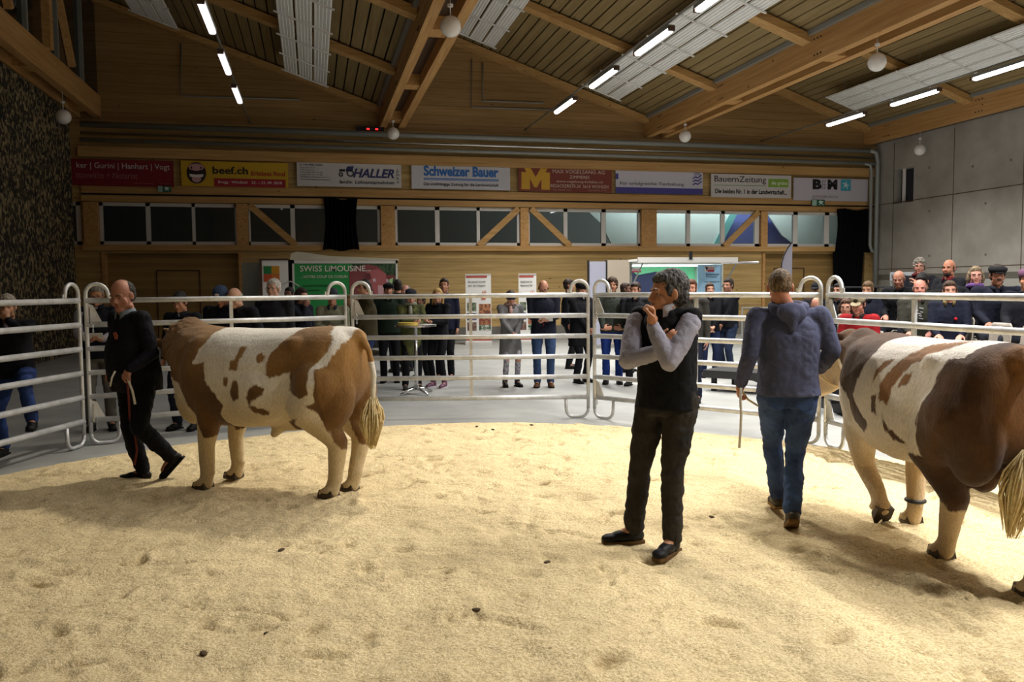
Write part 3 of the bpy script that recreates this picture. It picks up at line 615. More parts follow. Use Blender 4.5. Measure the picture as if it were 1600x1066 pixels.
def saw_mat():
    m = bpy.data.materials.new('sawdust_shavings'); m.use_nodes = True; nt = m.node_tree; L = nt.links.new; b = nt.nodes['Principled BSDF']
    b.inputs['Roughness'].default_value = .95; b.inputs['Specular IOR Level'].default_value = .1
    tc = nd(nt, 'ShaderNodeTexCoord')
    n1 = nd(nt, 'ShaderNodeTexNoise', Scale=70.0, Detail=6, Roughness=.7); L(tc.outputs['Object'], n1.inputs[0])
    n2 = nd(nt, 'ShaderNodeTexNoise', Scale=1.3, Detail=6, Roughness=.6); L(tc.outputs['Object'], n2.inputs[0])
    n3 = nd(nt, 'ShaderNodeTexNoise', Scale=6.0, Detail=7, Roughness=.7); L(tc.outputs['Object'], n3.inputs[0])
    r = nd(nt, 'ShaderNodeValToRGB'); e = r.color_ramp.elements; e[0].color = (*hexc('C4AC7A'), 1); e[1].color = (*hexc('F0DCB0'), 1); e[0].position, e[1].position = .36, .56; L(n1.outputs[0], r.inputs[0])
    r2 = nd(nt, 'ShaderNodeMapRange'); r2.inputs['From Min'].default_value = .3; r2.inputs['From Max'].default_value = .7; r2.inputs['To Min'].default_value = .88; r2.inputs['To Max'].default_value = 1.08; L(n2.outputs[0], r2.inputs[0])
    mx = nd(nt, 'ShaderNodeMix', data_type='RGBA', blend_type='MULTIPLY'); mx.inputs[0].default_value = 1; L(r.outputs[0], mx.inputs[6]); L(r2.outputs[0], mx.inputs[7])
    a = nd(nt, 'ShaderNodeAttribute', attribute_name='stain')
    ml = nd(nt, 'ShaderNodeMath', operation='MULTIPLY'); L(a.outputs['Fac'], ml.inputs[0]); mr = nd(nt, 'ShaderNodeMapRange'); mr.inputs['From Min'].default_value = .42; mr.inputs['From Max'].default_value = .62; L(n3.outputs[0], mr.inputs[0]); L(mr.outputs[0], ml.inputs[1])
    ng = nd(nt, 'ShaderNodeMapRange'); ng.inputs['From Min'].default_value = .35; ng.inputs['From Max'].default_value = .55; L(n1.outputs[0], ng.inputs[0])
    m15 = nd(nt, 'ShaderNodeMath', operation='MULTIPLY', use_clamp=True); L(ml.outputs[0], m15.inputs[0]); m15.inputs[1].default_value = .9
    m2 = nd(nt, 'ShaderNodeMix', data_type='RGBA'); L(m15.outputs[0], m2.inputs[0]); L(mx.outputs[2], m2.inputs[6]); m2.inputs[7].default_value = (*hexc('7C6232'), 1)
    # sparse dark crumbs
    v = nd(nt, 'ShaderNodeTexVoronoi', Scale=7.0); L(tc.outputs['Object'], v.inputs['Vector']); lt = nd(nt, 'ShaderNodeMath', operation='LESS_THAN'); lt.inputs[1].default_value = .06; L(v.outputs['Distance'], lt.inputs[0])
    sp = nd(nt, 'ShaderNodeSeparateColor'); L(v.outputs['Color'], sp.inputs[0]); l2 = nd(nt, 'ShaderNodeMath', operation='LESS_THAN'); l2.inputs[1].default_value = .22; L(sp.outputs[0], l2.inputs[0])
    an = nd(nt, 'ShaderNodeMath', operation='MULTIPLY'); L(lt.outputs[0], an.inputs[0]); L(l2.outputs[0], an.inputs[1]); ah = nd(nt, 'ShaderNodeMath', operation='MULTIPLY'); L(an.outputs[0], ah.inputs[0]); ah.inputs[1].default_value = .6
    m3 = nd(nt, 'ShaderNodeMix', data_type='RGBA'); L(ah.outputs[0], m3.inputs[0]); L(m2.outputs[2], m3.inputs[6]); m3.inputs[7].default_value = (*hexc('5E4A28'), 1)
    L(m3.outputs[2], b.inputs['Base Color'])
    bp = nd(nt, 'ShaderNodeBump', Strength=.6, Distance=.010); L(n1.outputs[0], bp.inputs['Height'])
    bq = nd(nt, 'ShaderNodeBump', Strength=.8, Distance=.06); L(n3.outputs[0], bq.inputs['Height']); L(bp.outputs[0], bq.inputs['Normal']); L(bq.outputs[0], b.inputs['Normal']); return m
o = put('sawdust', me, saw_mat(), None, True); tag(o, 'pale yellow sawdust covering the floor of the ring', 'sawdust', None, 'stuff')
# dropped twigs and dark droppings
CL = ['just right of the left bull\'s tail', 'at the far edge, below the middle upright', 'at the far edge, right of its twin', 'at the far edge, left of the hurdle joint', 'below the belly shadow of the left bull', 'nearest the camera, at the lower left', 'alone in the open foreground, bottom centre', 'between the left bull and the judge', 'between the judge and the young handler', 'in the foreground, below the left bull']
m_twig = mat('dry_straw', hexc('8A6A38'), .8)
clods = [(590, 682), (745, 667), (770, 672), (830, 665), (440, 862), (318, 1022), (745, 955), (855, 880), (1112, 809), (420, 990)]
for k, (px, py) in enumerate(clods):
    p = gp(px, py, .04); z = sawz(p.x, p.y)
    o = MB().ell((0, 0, 0), (.03, .018, .009), Matrix.Rotation(k, 3, 'Z'), 8, 6).build('dung_crumb', mat('dung', hexc('4A3A20'), .9), None, True); o.location = (p.x, p.y, z + .005)
    tag(o, 'dark crumb on the sawdust ' + CL[k], 'crumb', 'dark crumbs on the sawdust')

# ================================================================== livestock hurdles
RH = [1.59, 1.328, 1.066, .804, .542, .28]; RR_ = .031
def hurdle(A, B, label, midposts=(.5,), latch=True):
    A = Vector(A); B = Vector(B); d = B - A; L = d.length; ang = math.atan2(d.y, d.x)
    t = thing('livestock_hurdle', label, 'fence panel', (A.x, A.y, 0), 'steel hurdles around the ring'); t.rotation_euler = (0, 0, ang)
    g = .045
    for z in RH: part('rail', MB().tube([(g, 0, z), (L - g, 0, z)], RR_, 10, flat=1.0), m_galv, t, smooth=True)
    for e, s in ((g, 1), (L - g, -1)):
        pts = [(e, 0, .13)] + [(e, 0, z) for z in (.5, 1.0, 1.5, 1.66)] + [(e + s * .11 * (1 - math.cos(a)), 0, 1.66 + .11 * math.sin(a)) for a in np.linspace(.3, 2.7, 8)] + [(e + s * .222, 0, 1.66), (e + s * .235, 0, 1.60)]
        part('end_post', MB().tube(pts, .022, 10), m_galv, t, smooth=True)
        ft = [(e + s * .29, 0, .27), (e + s * .285, 0, .13)] + [(e + s * (.20 + .085 * math.cos(a)), 0, .125 - .1 * math.sin(a)) for a in np.linspace(.3, 1.57, 5)] + [(e + s * (.09 - .09 * math.sin(a)), 0, .125 - .1 * math.cos(a)) for a in np.linspace(0, 1.4, 5)] + [(e, 0, .14)]
        part('foot_loop', MB().tube(ft, .02, 10), m_galv, t, smooth=True)
        part('flattened_end', MB().cbox((e + s * .238, 0, 1.625), (.05, .012, .07)), m_galv, t)
    for mfrac in midposts: part('middle_post', MB().box((L * mfrac - .02, -.014, .28), (L * mfrac + .02, .014, 1.59)), m_galv, t)
    if latch:
        for z in (1.42, .36):
            bk = part('latch_plate', MB().prism([(0, -.06), (.13, -.06), (.05, .12), (0, .14)], -.006, .006, lambda u, v, h: (g + .02 + u, h, z + v)), m_galv, t)
            part('pin', MB().tube([(g + .03, -.03, z - .09), (g + .03, -.03, z + .1)], .009, 6), m_silver, bk)
            ch = MB()
            for i in range(6): ch.tube([(g + .06 + .008 * math.cos(a_) * (i % 2), -.03 + .008 * math.cos(a_) * ((i + 1) % 2), z - .05 - i * .022 + .014 * math.sin(a_)) for a_ in np.linspace(0, 6.28, 9)[:-1]], .003, 4, True)
            part('chain', ch, m_silver, bk)
    return t
P0, P1, P2, P3, P4, P5 = cm(-4.99, 5.87), cm(-4.66, 8.95), cm(-2.07, 10.5), cm(1.02, 10.56), cm(3.26, 8.6), cm(4.04, 5.65)
hurdle(P0, P1, 'leftmost steel hurdle, in front of the man resting his foot', (), False)
hurdle(P1, P2, 'steel hurdle behind the left bull and its handler', (.52,))
hurdle(P2, P3, 'steel hurdle in front of the high table, facing the camera', (.5,))
hurdle(P3, P4, 'steel hurdle behind the man with folded arms', (.5,))
hurdle(P4, P5, 'rightmost steel hurdle, in front of the seated spectators', (.42,))

# ================================================================== trailers, banners, tables
def cam_box(name, label, cat): ...
class Frame:                       # local x right, y away, at angle of the back wall; origin where a pixel meets a depth
    pass
# left trailer with a printed side
TZ = 21.3
def tr_pt(px, py, y): p = wp(px, py, y); return p
ty = 20.6
a0, a1 = tr_pt(456, 402, ty), tr_pt(621, 405, ty); W = a1.x - a0.x; zt = tr_pt(540, 406, ty).z; zb = .55
t = thing('show_trailer', 'trailer with a green side panel showing a red-brown cow', 'trailer', (a0.x, ty, 0))
m_tg = mat('trailer_green', hexc('1F8A44'), .5); m_alu = mat('trailer_alu', (.66, .66, .62), .4, .3)
part('body', MB().box((0, .03, zb), (W, 2.0, zt)), m_alu, t)
part('frame_rim', MB().box((0, -.02, zt - .09), (W, .03, zt)).box((0, -.02, zb), (.05, .03, zt)).box((W - .05, -.02, zb), (W, .03, zt)), m_alu, t)
part('roof', MB().prism([(-.05, zt), (-.02, zt + .14), (.12, zt + .20), (W * .35, zt + .09), (W + .03, zt + .02), (W + .03, zt - .02)], 0, 2.0, lambda u, v, h: (u, h - .03, v)), mat('trailer_roof', hexc('B9B4A0'), .5), t)
zs0, zs1 = zb + .1, zt - .1; Hs = zs1 - zs0; xg = .56 * W
part('green_panel', MB().box((.05, -.012, zs0 + .3), (xg, 0.03, zs1)), m_tg, t)
part('orange_strip', MB().box((.05, -.012, zs0), (W - .05, 0.029, zs0 + .3)), mat('orange_band', hexc('B4552A'), .5), t)
ph = part('cow_picture', MB().box((xg, -.012, zs0 + .3), (W - .05, 0.03, zs1)), mat('picture_leaves', hexc('16301C'), .6, col2=hexc('3A5A34'), scale=14, contrast=(.45, .6)), t)
xs_ = lambda px: tr_pt(px, 430, ty).x - a0.x; zs_ = lambda py: tr_pt(585, py, ty).z
def pic(poly, h, d=.008): part('painted_shape', MB().prism([(xs_(px), zs_(py)) for px, py in poly], 0, d, lambda u, v, hh: (u, -.013 - hh, v)), mat('pic_' + h, hexc(h), .6), ph)
pic([(546, 424), (556, 417), (575, 413), (590, 416), (600, 425), (604, 445), (600, 466), (546, 470)], '7A3A3C')
pic([(573, 424), (590, 420), (603, 428), (606, 440), (598, 452), (593, 462), (586, 462), (580, 448), (572, 436)], 'A4585A', .014)
pic([(570, 428), (578, 427), (580, 436), (574, 438)], '5C2426', .018); pic([(603, 430), (616, 430), (617, 437), (606, 438)], '6C2A2C', .018)
pic([(582, 436), (586, 435), (587, 440), (583, 441)], 'C8B4C0', .02); pic([(603, 437), (606, 436), (607, 441), (604, 442)], 'C8B4C0', .02)
pic([(590, 446), (600, 446), (598, 462), (590, 462)], 'C49AA0', .018); pic([(608, 437), (614, 434), (612, 446), (608, 444)], '9FC08A', .02)
MX = lambda cx, cz, y: Matrix(((1, 0, 0, cx), (0, 0, -1, y), (0, 1, 0, cz), (0, 0, 0, 1)))
text('lettering', 'SWISS LiMOUSiNE...', xs_(579) - xs_(469), zs_(415) - zs_(424), MX((xs_(469) + xs_(579)) / 2, zs_(419.5), -.03), mat('letter_pale', hexc('D8D4C8'), .5), t, 0, .01)
text('lettering', '...VOTRE COUP DE COEUR!', xs_(543) - xs_(470), zs_(430) - zs_(434), MX((xs_(470) + xs_(543)) / 2, zs_(432), -.03), mat('letter_pale', hexc('D8D4C8'), .5), t, 0, .005)
for i, (s, x1) in enumerate((('das robuste und leichtkalbige Rind', 516), ('die fleischige Mutterkuhrasse', 500), ('für beste Fleischqualität', 500))):
    text('lettering', s, xs_(x1) - xs_(473), .06, MX((xs_(473) + xs_(x1)) / 2, zs_(446 + i * 7), -.02), mat('letter_dark', hexc('12502A'), .5), t)
for wx_ in (.8, 1.55): part('wheel', MB().tube([(wx_, .02, .32), (wx_, .24, .32)], .32, 20), m_blackp, t)
part('underbody', MB().box((.2, .1, .2), (W - .2, 1.9, zb)), m_blackp, t)
for lx in (.1, W - .18): part('support_leg', MB().box((lx, .1, 0), (lx + .08, .18, zb)), m_greyp, t)
# open door wing of the trailer
d0, d1 = tr_pt(409, 408, ty), tr_pt(450, 408, ty)
t2 = thing('trailer_door_wing', 'white open door wing with a four-colour square, left of the green trailer', 'door wing', (d0.x, ty, 0))
Wd = d1.x - d0.x; zd = tr_pt(430, 407, ty).z
part('leaf', MB().box((0, 0, .5), (Wd, .05, zd)), m_white, t2); part('edge', MB().box((-.06, -.02, .5), (0, .07, zd + .04)).box((0, -.02, zd), (Wd, .07, zd + .04)), m_brown, t2)
for i, (cx, cz, h) in enumerate(((0, 0, '1F7A3E'), (1, 0, 'C48A22'), (0, 1, 'C0502A'), (1, 1, 'C4702A'))):
    x_ = (tr_pt(411.5 + 12.5 * cx, 416, ty).x - d0.x); z_ = tr_pt(425, 416 + 12.5 * cz, ty).z; s_ = tr_pt(424, 416, ty).x - tr_pt(411.5, 416, ty).x
    part('colour_square', MB().box((x_, -.01, z_ - s_), (x_ + s_, 0, z_)), mat('sq_' + h, hexc(h), .5), t2)
for lx in (.05, Wd - .12): part('foot', MB().box((lx, 0, 0), (lx + .07, .05, .5)), m_greyp, t2)
part('latch_bar', MB().tube([(Wd * .6, -.03, zd - .62), (Wd + .05, -.05, zd - .5), (Wd + .25, -.03, zd - .62)], .015, 6), m_silver, t2)
d2, d3 = tr_pt(376, 410, ty), tr_pt(405, 410, ty)
tag(MB().box((d2.x, ty + .3, 0), (d3.x, ty + .36, tr_pt(390, 410, ty).z)).build('display_board', mat('board_grey_green', hexc('6F7068'), .6)), 'plain grey-green board left of the trailer door wing', 'board')
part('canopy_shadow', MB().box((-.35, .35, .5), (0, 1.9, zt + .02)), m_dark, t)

# right trailer: open hatch, lit inside
ty2 = 21.4
rp = lambda px, py: wp(px, py, ty2)
x0 = rp(984, 430).x; x1 = rp(1130, 430).x; W = x1 - x0; zt = wp(1057, 413, ty2).z; zb = .5; dp = 1.7
t = thing('information_trailer', 'white trailer with open hatch, lit green inside', 'trailer', (x0, ty2, 0))
L_ = lambda px: rp(px, 430).x - x0; V_ = lambda py: wp(1057, py, ty2).z
part('shell', MB().box((0, dp, zb), (W, dp + .04, zt)).box((0, 0, zb), (.05, dp, zt)).box((W - .05, 0, zb), (W, dp, zt)).box((0, 0, zt), (W, dp, zt + .05)).box((0, 0, zb), (W, dp, 1.0)), m_alu, t)
m_gl = mat('backdrop_green', hexc('7ED8A0'), .6); m_bl = mat('panel_pale_blue', hexc('9CC8E8'), .6)
bd = part('green_backdrop', MB().box((.06, dp - .03, 1.0), (W - .06, dp, zt)), m_gl, t)
part('dark_cattle_picture', MB().prism([(.1, 1.0), (.1, 2.15), (.5, 2.25), (.9, 2.0), (1.5, 2.1), (2.2, 1.8), (W - .1, 1.75), (W - .1, 1.0)], 0, .01, lambda u, v, h: (u, dp - .035 - h, v)), mat('picture_dark_blue', hexc('1C2048'), .6), bd)
part('tree_picture', MB().prism([(.32, 1.6), (.30, 2.3), (.36, 2.5), (.42, 2.3), (.40, 1.6)], 0, .01, lambda u, v, h: (u, dp - .05 - h, v)), mat('picture_dark_blue', hexc('1C2048'), .6), bd)
def logo(xa, xb, za, zb_, y, par):
    part('logo_white', MB().box((xa, y - .01, zb_), (xb, y, za)), m_white, par); part('logo_red', MB().box((xa + (xb - xa) * .3, y - .014, zb_), (xb, y - .01, zb_ + (za - zb_) * .35)), mat('logo_red', hexc('B0203A'), .5), par)
    part('logo_cow', MB().prism([(xa + (xb - xa) * p, zb_ + (za - zb_) * q_) for p, q_ in ((.02, .95), (.3, .8), (.38, .95), (.3, .5), (.2, .1), (.12, .5))], 0, .006, lambda u, v, h: (u, y - .014 - h, v)), mat('logo_dark', hexc('201830'), .5), par)
    text('lettering', 'ANGUS', (xb - xa) * .6, (za - zb_) * .4, MX(xa + (xb - xa) * .66, zb_ + (za - zb_) * .62, y - .02), mat('logo_red', hexc('B0203A'), .5), par)
logo(L_(1015), L_(1037), V_(416), V_(424), dp - .06, bd)
bl = part('pale_blue_panel', MB().box((L_(1091), .02, 1.0), (L_(1128), .05, zt - .02)), m_bl, t)
logo(L_(1101), L_(1116), V_(416), V_(425), .01, bl)
for s, py, xa, xb in (('Schweizerische', 429, 1103, 1124), ('Vereinigung', 433, 1103, 1120), ('www.swissangus.ch', 441, 1101, 1124)):
    text('lettering', s, L_(xb) - L_(xa), .05, MX((L_(xa) + L_(xb)) / 2, V_(py), .005), mat('letter_navy', hexc('1C2A50'), .5), bl)
part('hatch', MB().box((-.12, -.9, zt + .06), (W - .05, .05, zt + .12)).box((-.12, -.92, zt + .02), (W - .05, -.86, zt + .16)), m_white, t, 'white raised hatch')
for lx in (.05, W - .02): part('gas_strut', MB().bar((lx, .05, 1.6), (lx, -.8, zt), .03, .03), m_greyp, t)
part('awning_arm', MB().tube([(W - .3, -.5, zt + .02), (W + .75, -.6, zt + .04)], .035, 8), m_silver, t)
part('corner_post', MB().box((-.06, -.02, .4), (.06, .06, zt + .05)), m_greyp, t)
part('hatch_clamp', MB().box((W * .47, -.95, zt + .1), (W * .5, -.9, zt + .32)), m_blackp, t)
part('inner_lamp', MB().box((.1, .5, zt - .05), (W - .1, .56, zt - .02)), mat('strip_lit', (1, 1, 1), .5, emit=(.9, 1, 1), es=6), t)
part('wheel', MB().tube([(1.2, .0, .32), (1.2, .24, .32)], .32, 20), m_blackp, t); part('underbody', MB().box((.2, .1, .2), (W - .2, dp, zb)), m_blackp, t)
for lx in (.1, W - .18): part('support_leg', MB().box((lx, .1, 0), (lx + .08, .18, zb)), m_greyp, t)
area('trailer_inner_light', (x0 + W / 2, ty2 + .55, zt - .1), W * .8, .3, 30, (.85, 1, 1))
t = thing('trailer_door_wing', 'white and beige double door wing, left of the open trailer', 'door wing', (rp(917, 430).x, ty2 - .2, 0))
wa = rp(943, 430).x - rp(917, 430).x; wb = rp(979, 430).x - rp(917, 430).x; zz = wp(930, 409, ty2).z
part('leaf', MB().box((0, 0, .1), (wa, .04, zz)), mat('leaf_bluish', hexc('A8AABC'), .5), t); part('leaf', MB().box((wa + .02, -.02, .1), (wb, .04, zz + .04)), mat('leaf_beige', hexc('B4A898'), .5), t)
part('edge', MB().box((-.04, -.02, 0), (0, .06, zz + .03)).box((wa - .01, -.03, 0), (wa + .03, .06, zz + .03)), m_blackp, t)

# roll-up banners
def rollup(label, px0, px1, pyt, Z_, lines, picw):
    a = at(px0, pyt, Z_); b = at(px1, pyt, Z_); W = (b - a).length; H = a.z
    t = thing('rollup_banner', label, 'banner', (a.x, a.y, 0), 'roll-up banners by the back wall'); t.rotation_euler = (0, 0, math.atan2((b - a).y, (b - a).x))
    part('sheet', MB().box((0, 0, .08), (W, .012, H)), m_white, t); part('foot', MB().box((-.02, -.09, 0), (W + .02, .09, .08)), m_alu, t)
    part('top_bar', MB().box((0, -.012, H - .02), (W, .024, H + .015)), m_alu, t); part('red_strip', MB().box((.02, -.006, H - .1), (W * .85, 0, H - .04)), mat('banner_red', hexc('A84A40'), .5), t)
    part('red_foot_strip', MB().box((0, -.006, .12), (W, 0, .16)), mat('banner_red', hexc('A84A40'), .5), t)
    for i, s in enumerate(lines): text('lettering', s, W * .66, .055, MX(W * .45, H - .22 - .11 * i, -.01), mat('letter_grey', hexc('4A4A4E'), .5), t)
    part('hand_mark', MB().prism([(W * .62 + .14 * p, H - .75 + .3 * q_) for p, q_ in ((.1, 0), (.9, .05), (1.1, .5), (.9, .95), (.75, .55), (.6, 1), (.45, .6), (.2, .9), (.15, .5), (-.3, .4))], 0, .006, lambda u, v, h: (u, -.004 - h, v)), mat('banner_orange', hexc('B86A50'), .5), t)
    for (u0, v0, u1, v1, h1, h2) in ((.06, .40, .42, .52, '3C5038', '788068'), (.06, .55, .42, .65, '2A2A44', '6A6488'), (.06, .68, .42, .8, '5A3430', '7A6858'), (.52, .42, .98, .56, 'B07850', '6E4030'), (.52, .57, .98, .72, '7A3A28', '9A6A48'), (.52, .72, .98, .8, '28502C', 'B8B8B0')):
        part('picture', MB().box((u0 * W, -.006, H * (1 - v1)), (u1 * W, 0, H * (1 - v0))), mat('pict_' + h1, hexc(h1), .6, col2=hexc(h2), scale=9, contrast=(.45, .55)), t)
rollup('wider roll-up banner behind the upright of the middle hurdle', 727, 767, 429, 24.2, ('Die gesunde Auswahl', 'aus der Region'), .4)
rollup('narrower roll-up banner beside the woman in the grey coat', 810, 838, 428.5, 24.4, ('Natürlich für', 'Mensch und Tier'), .4)

# feather flag behind the young handler
p = at(1229, 470, 22.0); t = thing('feather_flag', 'grey curved feather flag rising behind the young handler', 'flag', (p.x, p.y, 0))
zt = at(1232, 379, 22).z; zb_ = .5
def fl(v): return -.17 + .30 * (max(0, v - .70) / .30) ** 2
pts = [(fl(v), zb_ + (zt - zb_) * v) for v in np.linspace(0, 1, 14)]
poly = pts + [(.15, zt - .12)] + [(.15, zb_)]
part('sail', MB().prism(poly, 0, .01, lambda u, v, h: (u, h, v)), mat('sail_grey', hexc('8A8894'), .7), t)
part('pole', MB().tube([(-.17, 0, 0)] + [(a, 0, b) for a, b in pts], .018, 6), m_blackp, t); part('base', MB().cbox((-.17, 0, .02), (.5, .5, .04)), m_blackp, t)

# high table with papers on it
p = gp(651, 616); t = thing('high_table', 'round chrome high table in front of the two women', 'table', (p.x, p.y, 0))
part('column', MB().tube([(0, 0, .09), (0, 0, 1.08)], .03, 14), m_silver, t, smooth=True); part('table_top', MB().tube([(0, 0, 1.08), (0, 0, 1.11)], .33, 36), m_silver, t)
for k in range(4):
    a = k * math.pi / 2 + .5; part('foot', MB().tube([(0, 0, .1), (.14 * math.cos(a), .14 * math.sin(a), .075), (.3 * math.cos(a), .3 * math.sin(a), .02)], [.03, .025, .02], 8), m_silver, t, smooth=True)
TBL = p
o = MB().tube([(0, 0, 0), (0, 0, .035)], .16, 24).build('yellow_basket', mat('basket_yellow', hexc('B8A040'), .7)); o.location = (p.x - .12, p.y + .02, 1.111); tag(o, 'flat yellow tray on the left of the high table', 'tray')
o = MB().box((-.1, -.14, 0), (.1, .14, .004)).build('paper_sheet', m_white); o.location = (p.x + .17, p.y - .03, 1.111); o.rotation_euler = (0, 0, .4); tag(o, 'white paper on the right of the high table', 'paper')

# low dark stage deck behind the fence at the right
g0, g1 = at(1098, 585, 13.2), at(1290, 585, 12.0)
M4 = Matrix.Translation((g0.x, g0.y, 0)) @ Matrix.Rotation(math.atan2(g1.y - g0.y, g1.x - g0.x), 4, 'Z')
t = thing('stage_deck', 'low black stage deck behind the fence at the right', 'platform', (0, 0, 0))
dk = MB(); dk.box((0, 0, .22), (3.6, 1.1, .34), M4); part('deck', dk, mat('deck_black', (.03, .03, .03), .5), t)
for lx, ly in ((.1, .1), (3.4, .1), (.1, .9), (3.4, .9), (1.8, .1)): part('leg', MB().box((lx, ly, 0), (lx + .07, ly + .07, .22), M4), m_blackp, t)
# board with writing and the dark counter
t = thing('info_sign', 'white sign reading Info + Kasse, left of the seated spectators', 'sign', at(1395, 433, 19.5))
a = at(1391, 432, 19.5); b = at(1428, 432, 19.5); L = (b - a).length; t.location = a; t.rotation_euler = (0, 0, math.atan2(b.y - a.y, b.x - a.x)); hh = .09
part('board', MB().box((0, 0, -hh * 1.1), (L, .02, hh * 1.1)), mat('sign_board', hexc('A8ACB0'), .5), t); text('lettering', 'Info + Kasse', L * .86, hh * 1.1, MX(L / 2, 0, -.006), mat('letter_grey', hexc('4A4A4E'), .5), t)
part('post', MB().box((.02, .02, -a.z), (.06, .05, -hh)).box((L - .06, .02, -a.z), (L - .02, .05, -hh)), m_greyp, t)
a = at(1322, 448, 17.5); b = at(1392, 448, 17.5); L = (b - a).length
t = thing('draped_counter', 'long high counter draped in black cloth by the curtain', 'table', (a.x, a.y, 0)); t.rotation_euler = (0, 0, math.atan2(b.y - a.y, b.x - a.x))
part('table_top', MB().box((-.1, -.1, a.z - .03), (L, .7, a.z)), mat('dark_top', (.03, .03, .035), .3), t); part('cloth', MB().box((.1, 0, 0), (L - .3, .6, a.z - .03)), m_black, t)
# row of cables: small power socket wall line at the right of the group
for px in (1188,):
    a = at(1160, 480, 20.5); t = thing('barrier_stand', 'thin grey barrier stand by the back wall, right of the jacketed man', 'barrier', (a.x, a.y, 0))
    b = at(1207, 480, 20.5); d = b - a; part('top_rail', MB().tube([(0, 0, 1.12), (d.x, d.y, 1.12)], .02, 6), m_greyp, t)
    for q in (0, 1): part('upright', MB().tube([(d.x * q, d.y * q, 0), (d.x * q, d.y * q, 1.12)], .02, 6), m_greyp, t)

# ================================================================== the two bulls
def polydist(P, poly):              # signed distance, positive inside; P (n,2)
    poly = np.array(poly, float); n = len(poly); d = np.full(len(P), 1e9); ins = np.zeros(len(P), bool)
    for i in range(n):
        a, b = poly[i], poly[(i + 1) % n]; ab = b - a; ap = P - a
        t = np.clip((ap @ ab) / max(ab @ ab, 1e-12), 0, 1); d = np.minimum(d, np.linalg.norm(ap - t[:, None] * ab, axis=1))
        c = ((a[1] > P[:, 1]) != (b[1] > P[:, 1])); x = a[0] + (P[:, 1] - a[1]) * ab[0] / (ab[1] if abs(ab[1]) > 1e-9 else 1e-9)
        ins ^= c & (P[:, 0] < x)
    return np.where(ins, d, -d)
def coat_mat(name, light, light2, dark, dark2):
    m = bpy.data.materials.new(name); m.use_nodes = True; nt = m.node_tree; L = nt.links.new; b = nt.nodes['Principled BSDF']
    b.inputs['Roughness'].default_value = .75; b.inputs['Specular IOR Level'].default_value = .25; b.inputs['Sheen Weight'].default_value = .15
    tc = nd(nt, 'ShaderNodeTexCoord'); mp = nd(nt, 'ShaderNodeMapping'); mp.inputs['Scale'].default_value = (1.0, 1.0, .35); L(tc.outputs['Object'], mp.inputs[0])
    n = nd(nt, 'ShaderNodeTexNoise', Scale=14.0, Detail=8, Roughness=.75); L(mp.outputs[0], n.inputs[0])
    nf = nd(nt, 'ShaderNodeTexNoise', Scale=90.0, Detail=4, Roughness=.7); L(mp.outputs[0], nf.inputs[0])
    nl = nd(nt, 'ShaderNodeTexNoise', Scale=4.0, Detail=4); L(tc.outputs['Object'], nl.inputs[0])
    a = nd(nt, 'ShaderNodeAttribute', attribute_name='coat'); q = nd(nt, 'ShaderNodeAttribute', attribute_name='cream')
    s = nd(nt, 'ShaderNodeMath', operation='SUBTRACT'); L(n.outputs[0], s.inputs[0]); s.inputs[1].default_value = .5
    k = nd(nt, 'ShaderNodeMath', operation='MULTIPLY'); L(s.outputs[0], k.inputs[0]); k.inputs[1].default_value = .10
    ad = nd(nt, 'ShaderNodeMath', operation='ADD'); L(a.outputs['Fac'], ad.inputs[0]); L(k.outputs[0], ad.inputs[1])
    f = nd(nt, 'ShaderNodeMapRange', clamp=True); f.inputs['From Min'].default_value = -.006; f.inputs['From Max'].default_value = .008; L(ad.outputs[0], f.inputs[0])
    def mix(x, y, fac):
        mx = nd(nt, 'ShaderNodeMix', data_type='RGBA'); L(fac, mx.inputs[0])
        for i, v in ((6, x), (7, y)):
            if isinstance(v, tuple): mx.inputs[i].default_value = (*v, 1)
            else: L(v, mx.inputs[i])
        return mx.outputs[2]
    lc = mix(light, light2, q.outputs['Fac']); rr = nd(nt, 'ShaderNodeMapRange'); rr.inputs['From Min'].default_value = .35; rr.inputs['From Max'].default_value = .65; L(nl.outputs[0], rr.inputs[0])
    t = nd(nt, 'ShaderNodeAttribute', attribute_name='tan'); mx_ = nd(nt, 'ShaderNodeMath', operation='ADD', use_clamp=True); h5 = nd(nt, 'ShaderNodeMath', operation='MULTIPLY'); L(rr.outputs[0], h5.inputs[0]); h5.inputs[1].default_value = .22; L(h5.outputs[0], mx_.inputs[0]); L(t.outputs['Fac'], mx_.inputs[1])
    dc = mix(dark, dark2, mx_.outputs[0]); cc = mix(lc, dc, f.outputs[0])
    hf = nd(nt, 'ShaderNodeAttribute', attribute_name='hoof'); c3 = mix(cc, hexc('3A2E1E'), hf.outputs['Fac'])
    v = nd(nt, 'ShaderNodeMapRange'); v.inputs['From Min'].default_value = .3; v.inputs['From Max'].default_value = .7; v.inputs['To Min'].default_value = .78; v.inputs['To Max'].default_value = 1.12; L(nf.outputs[0], v.inputs[0])
    mm = nd(nt, 'ShaderNodeMix', data_type='RGBA', blend_type='MULTIPLY'); mm.inputs[0].default_value = 1; L(c3, mm.inputs[6]); L(v.outputs[0], mm.inputs[7]); L(mm.outputs[2], b.inputs['Base Color'])
    bp = nd(nt, 'ShaderNodeBump', Strength=.55, Distance=.012); L(nf.outputs[0], bp.inputs['Height']); b2 = nd(nt, 'ShaderNodeBump', Strength=.35, Distance=.03); L(n.outputs[0], b2.inputs['Height']); L(bp.outputs[0], b2.inputs['Normal']); L(b2.outputs[0], b.inputs['Normal'])
    return m
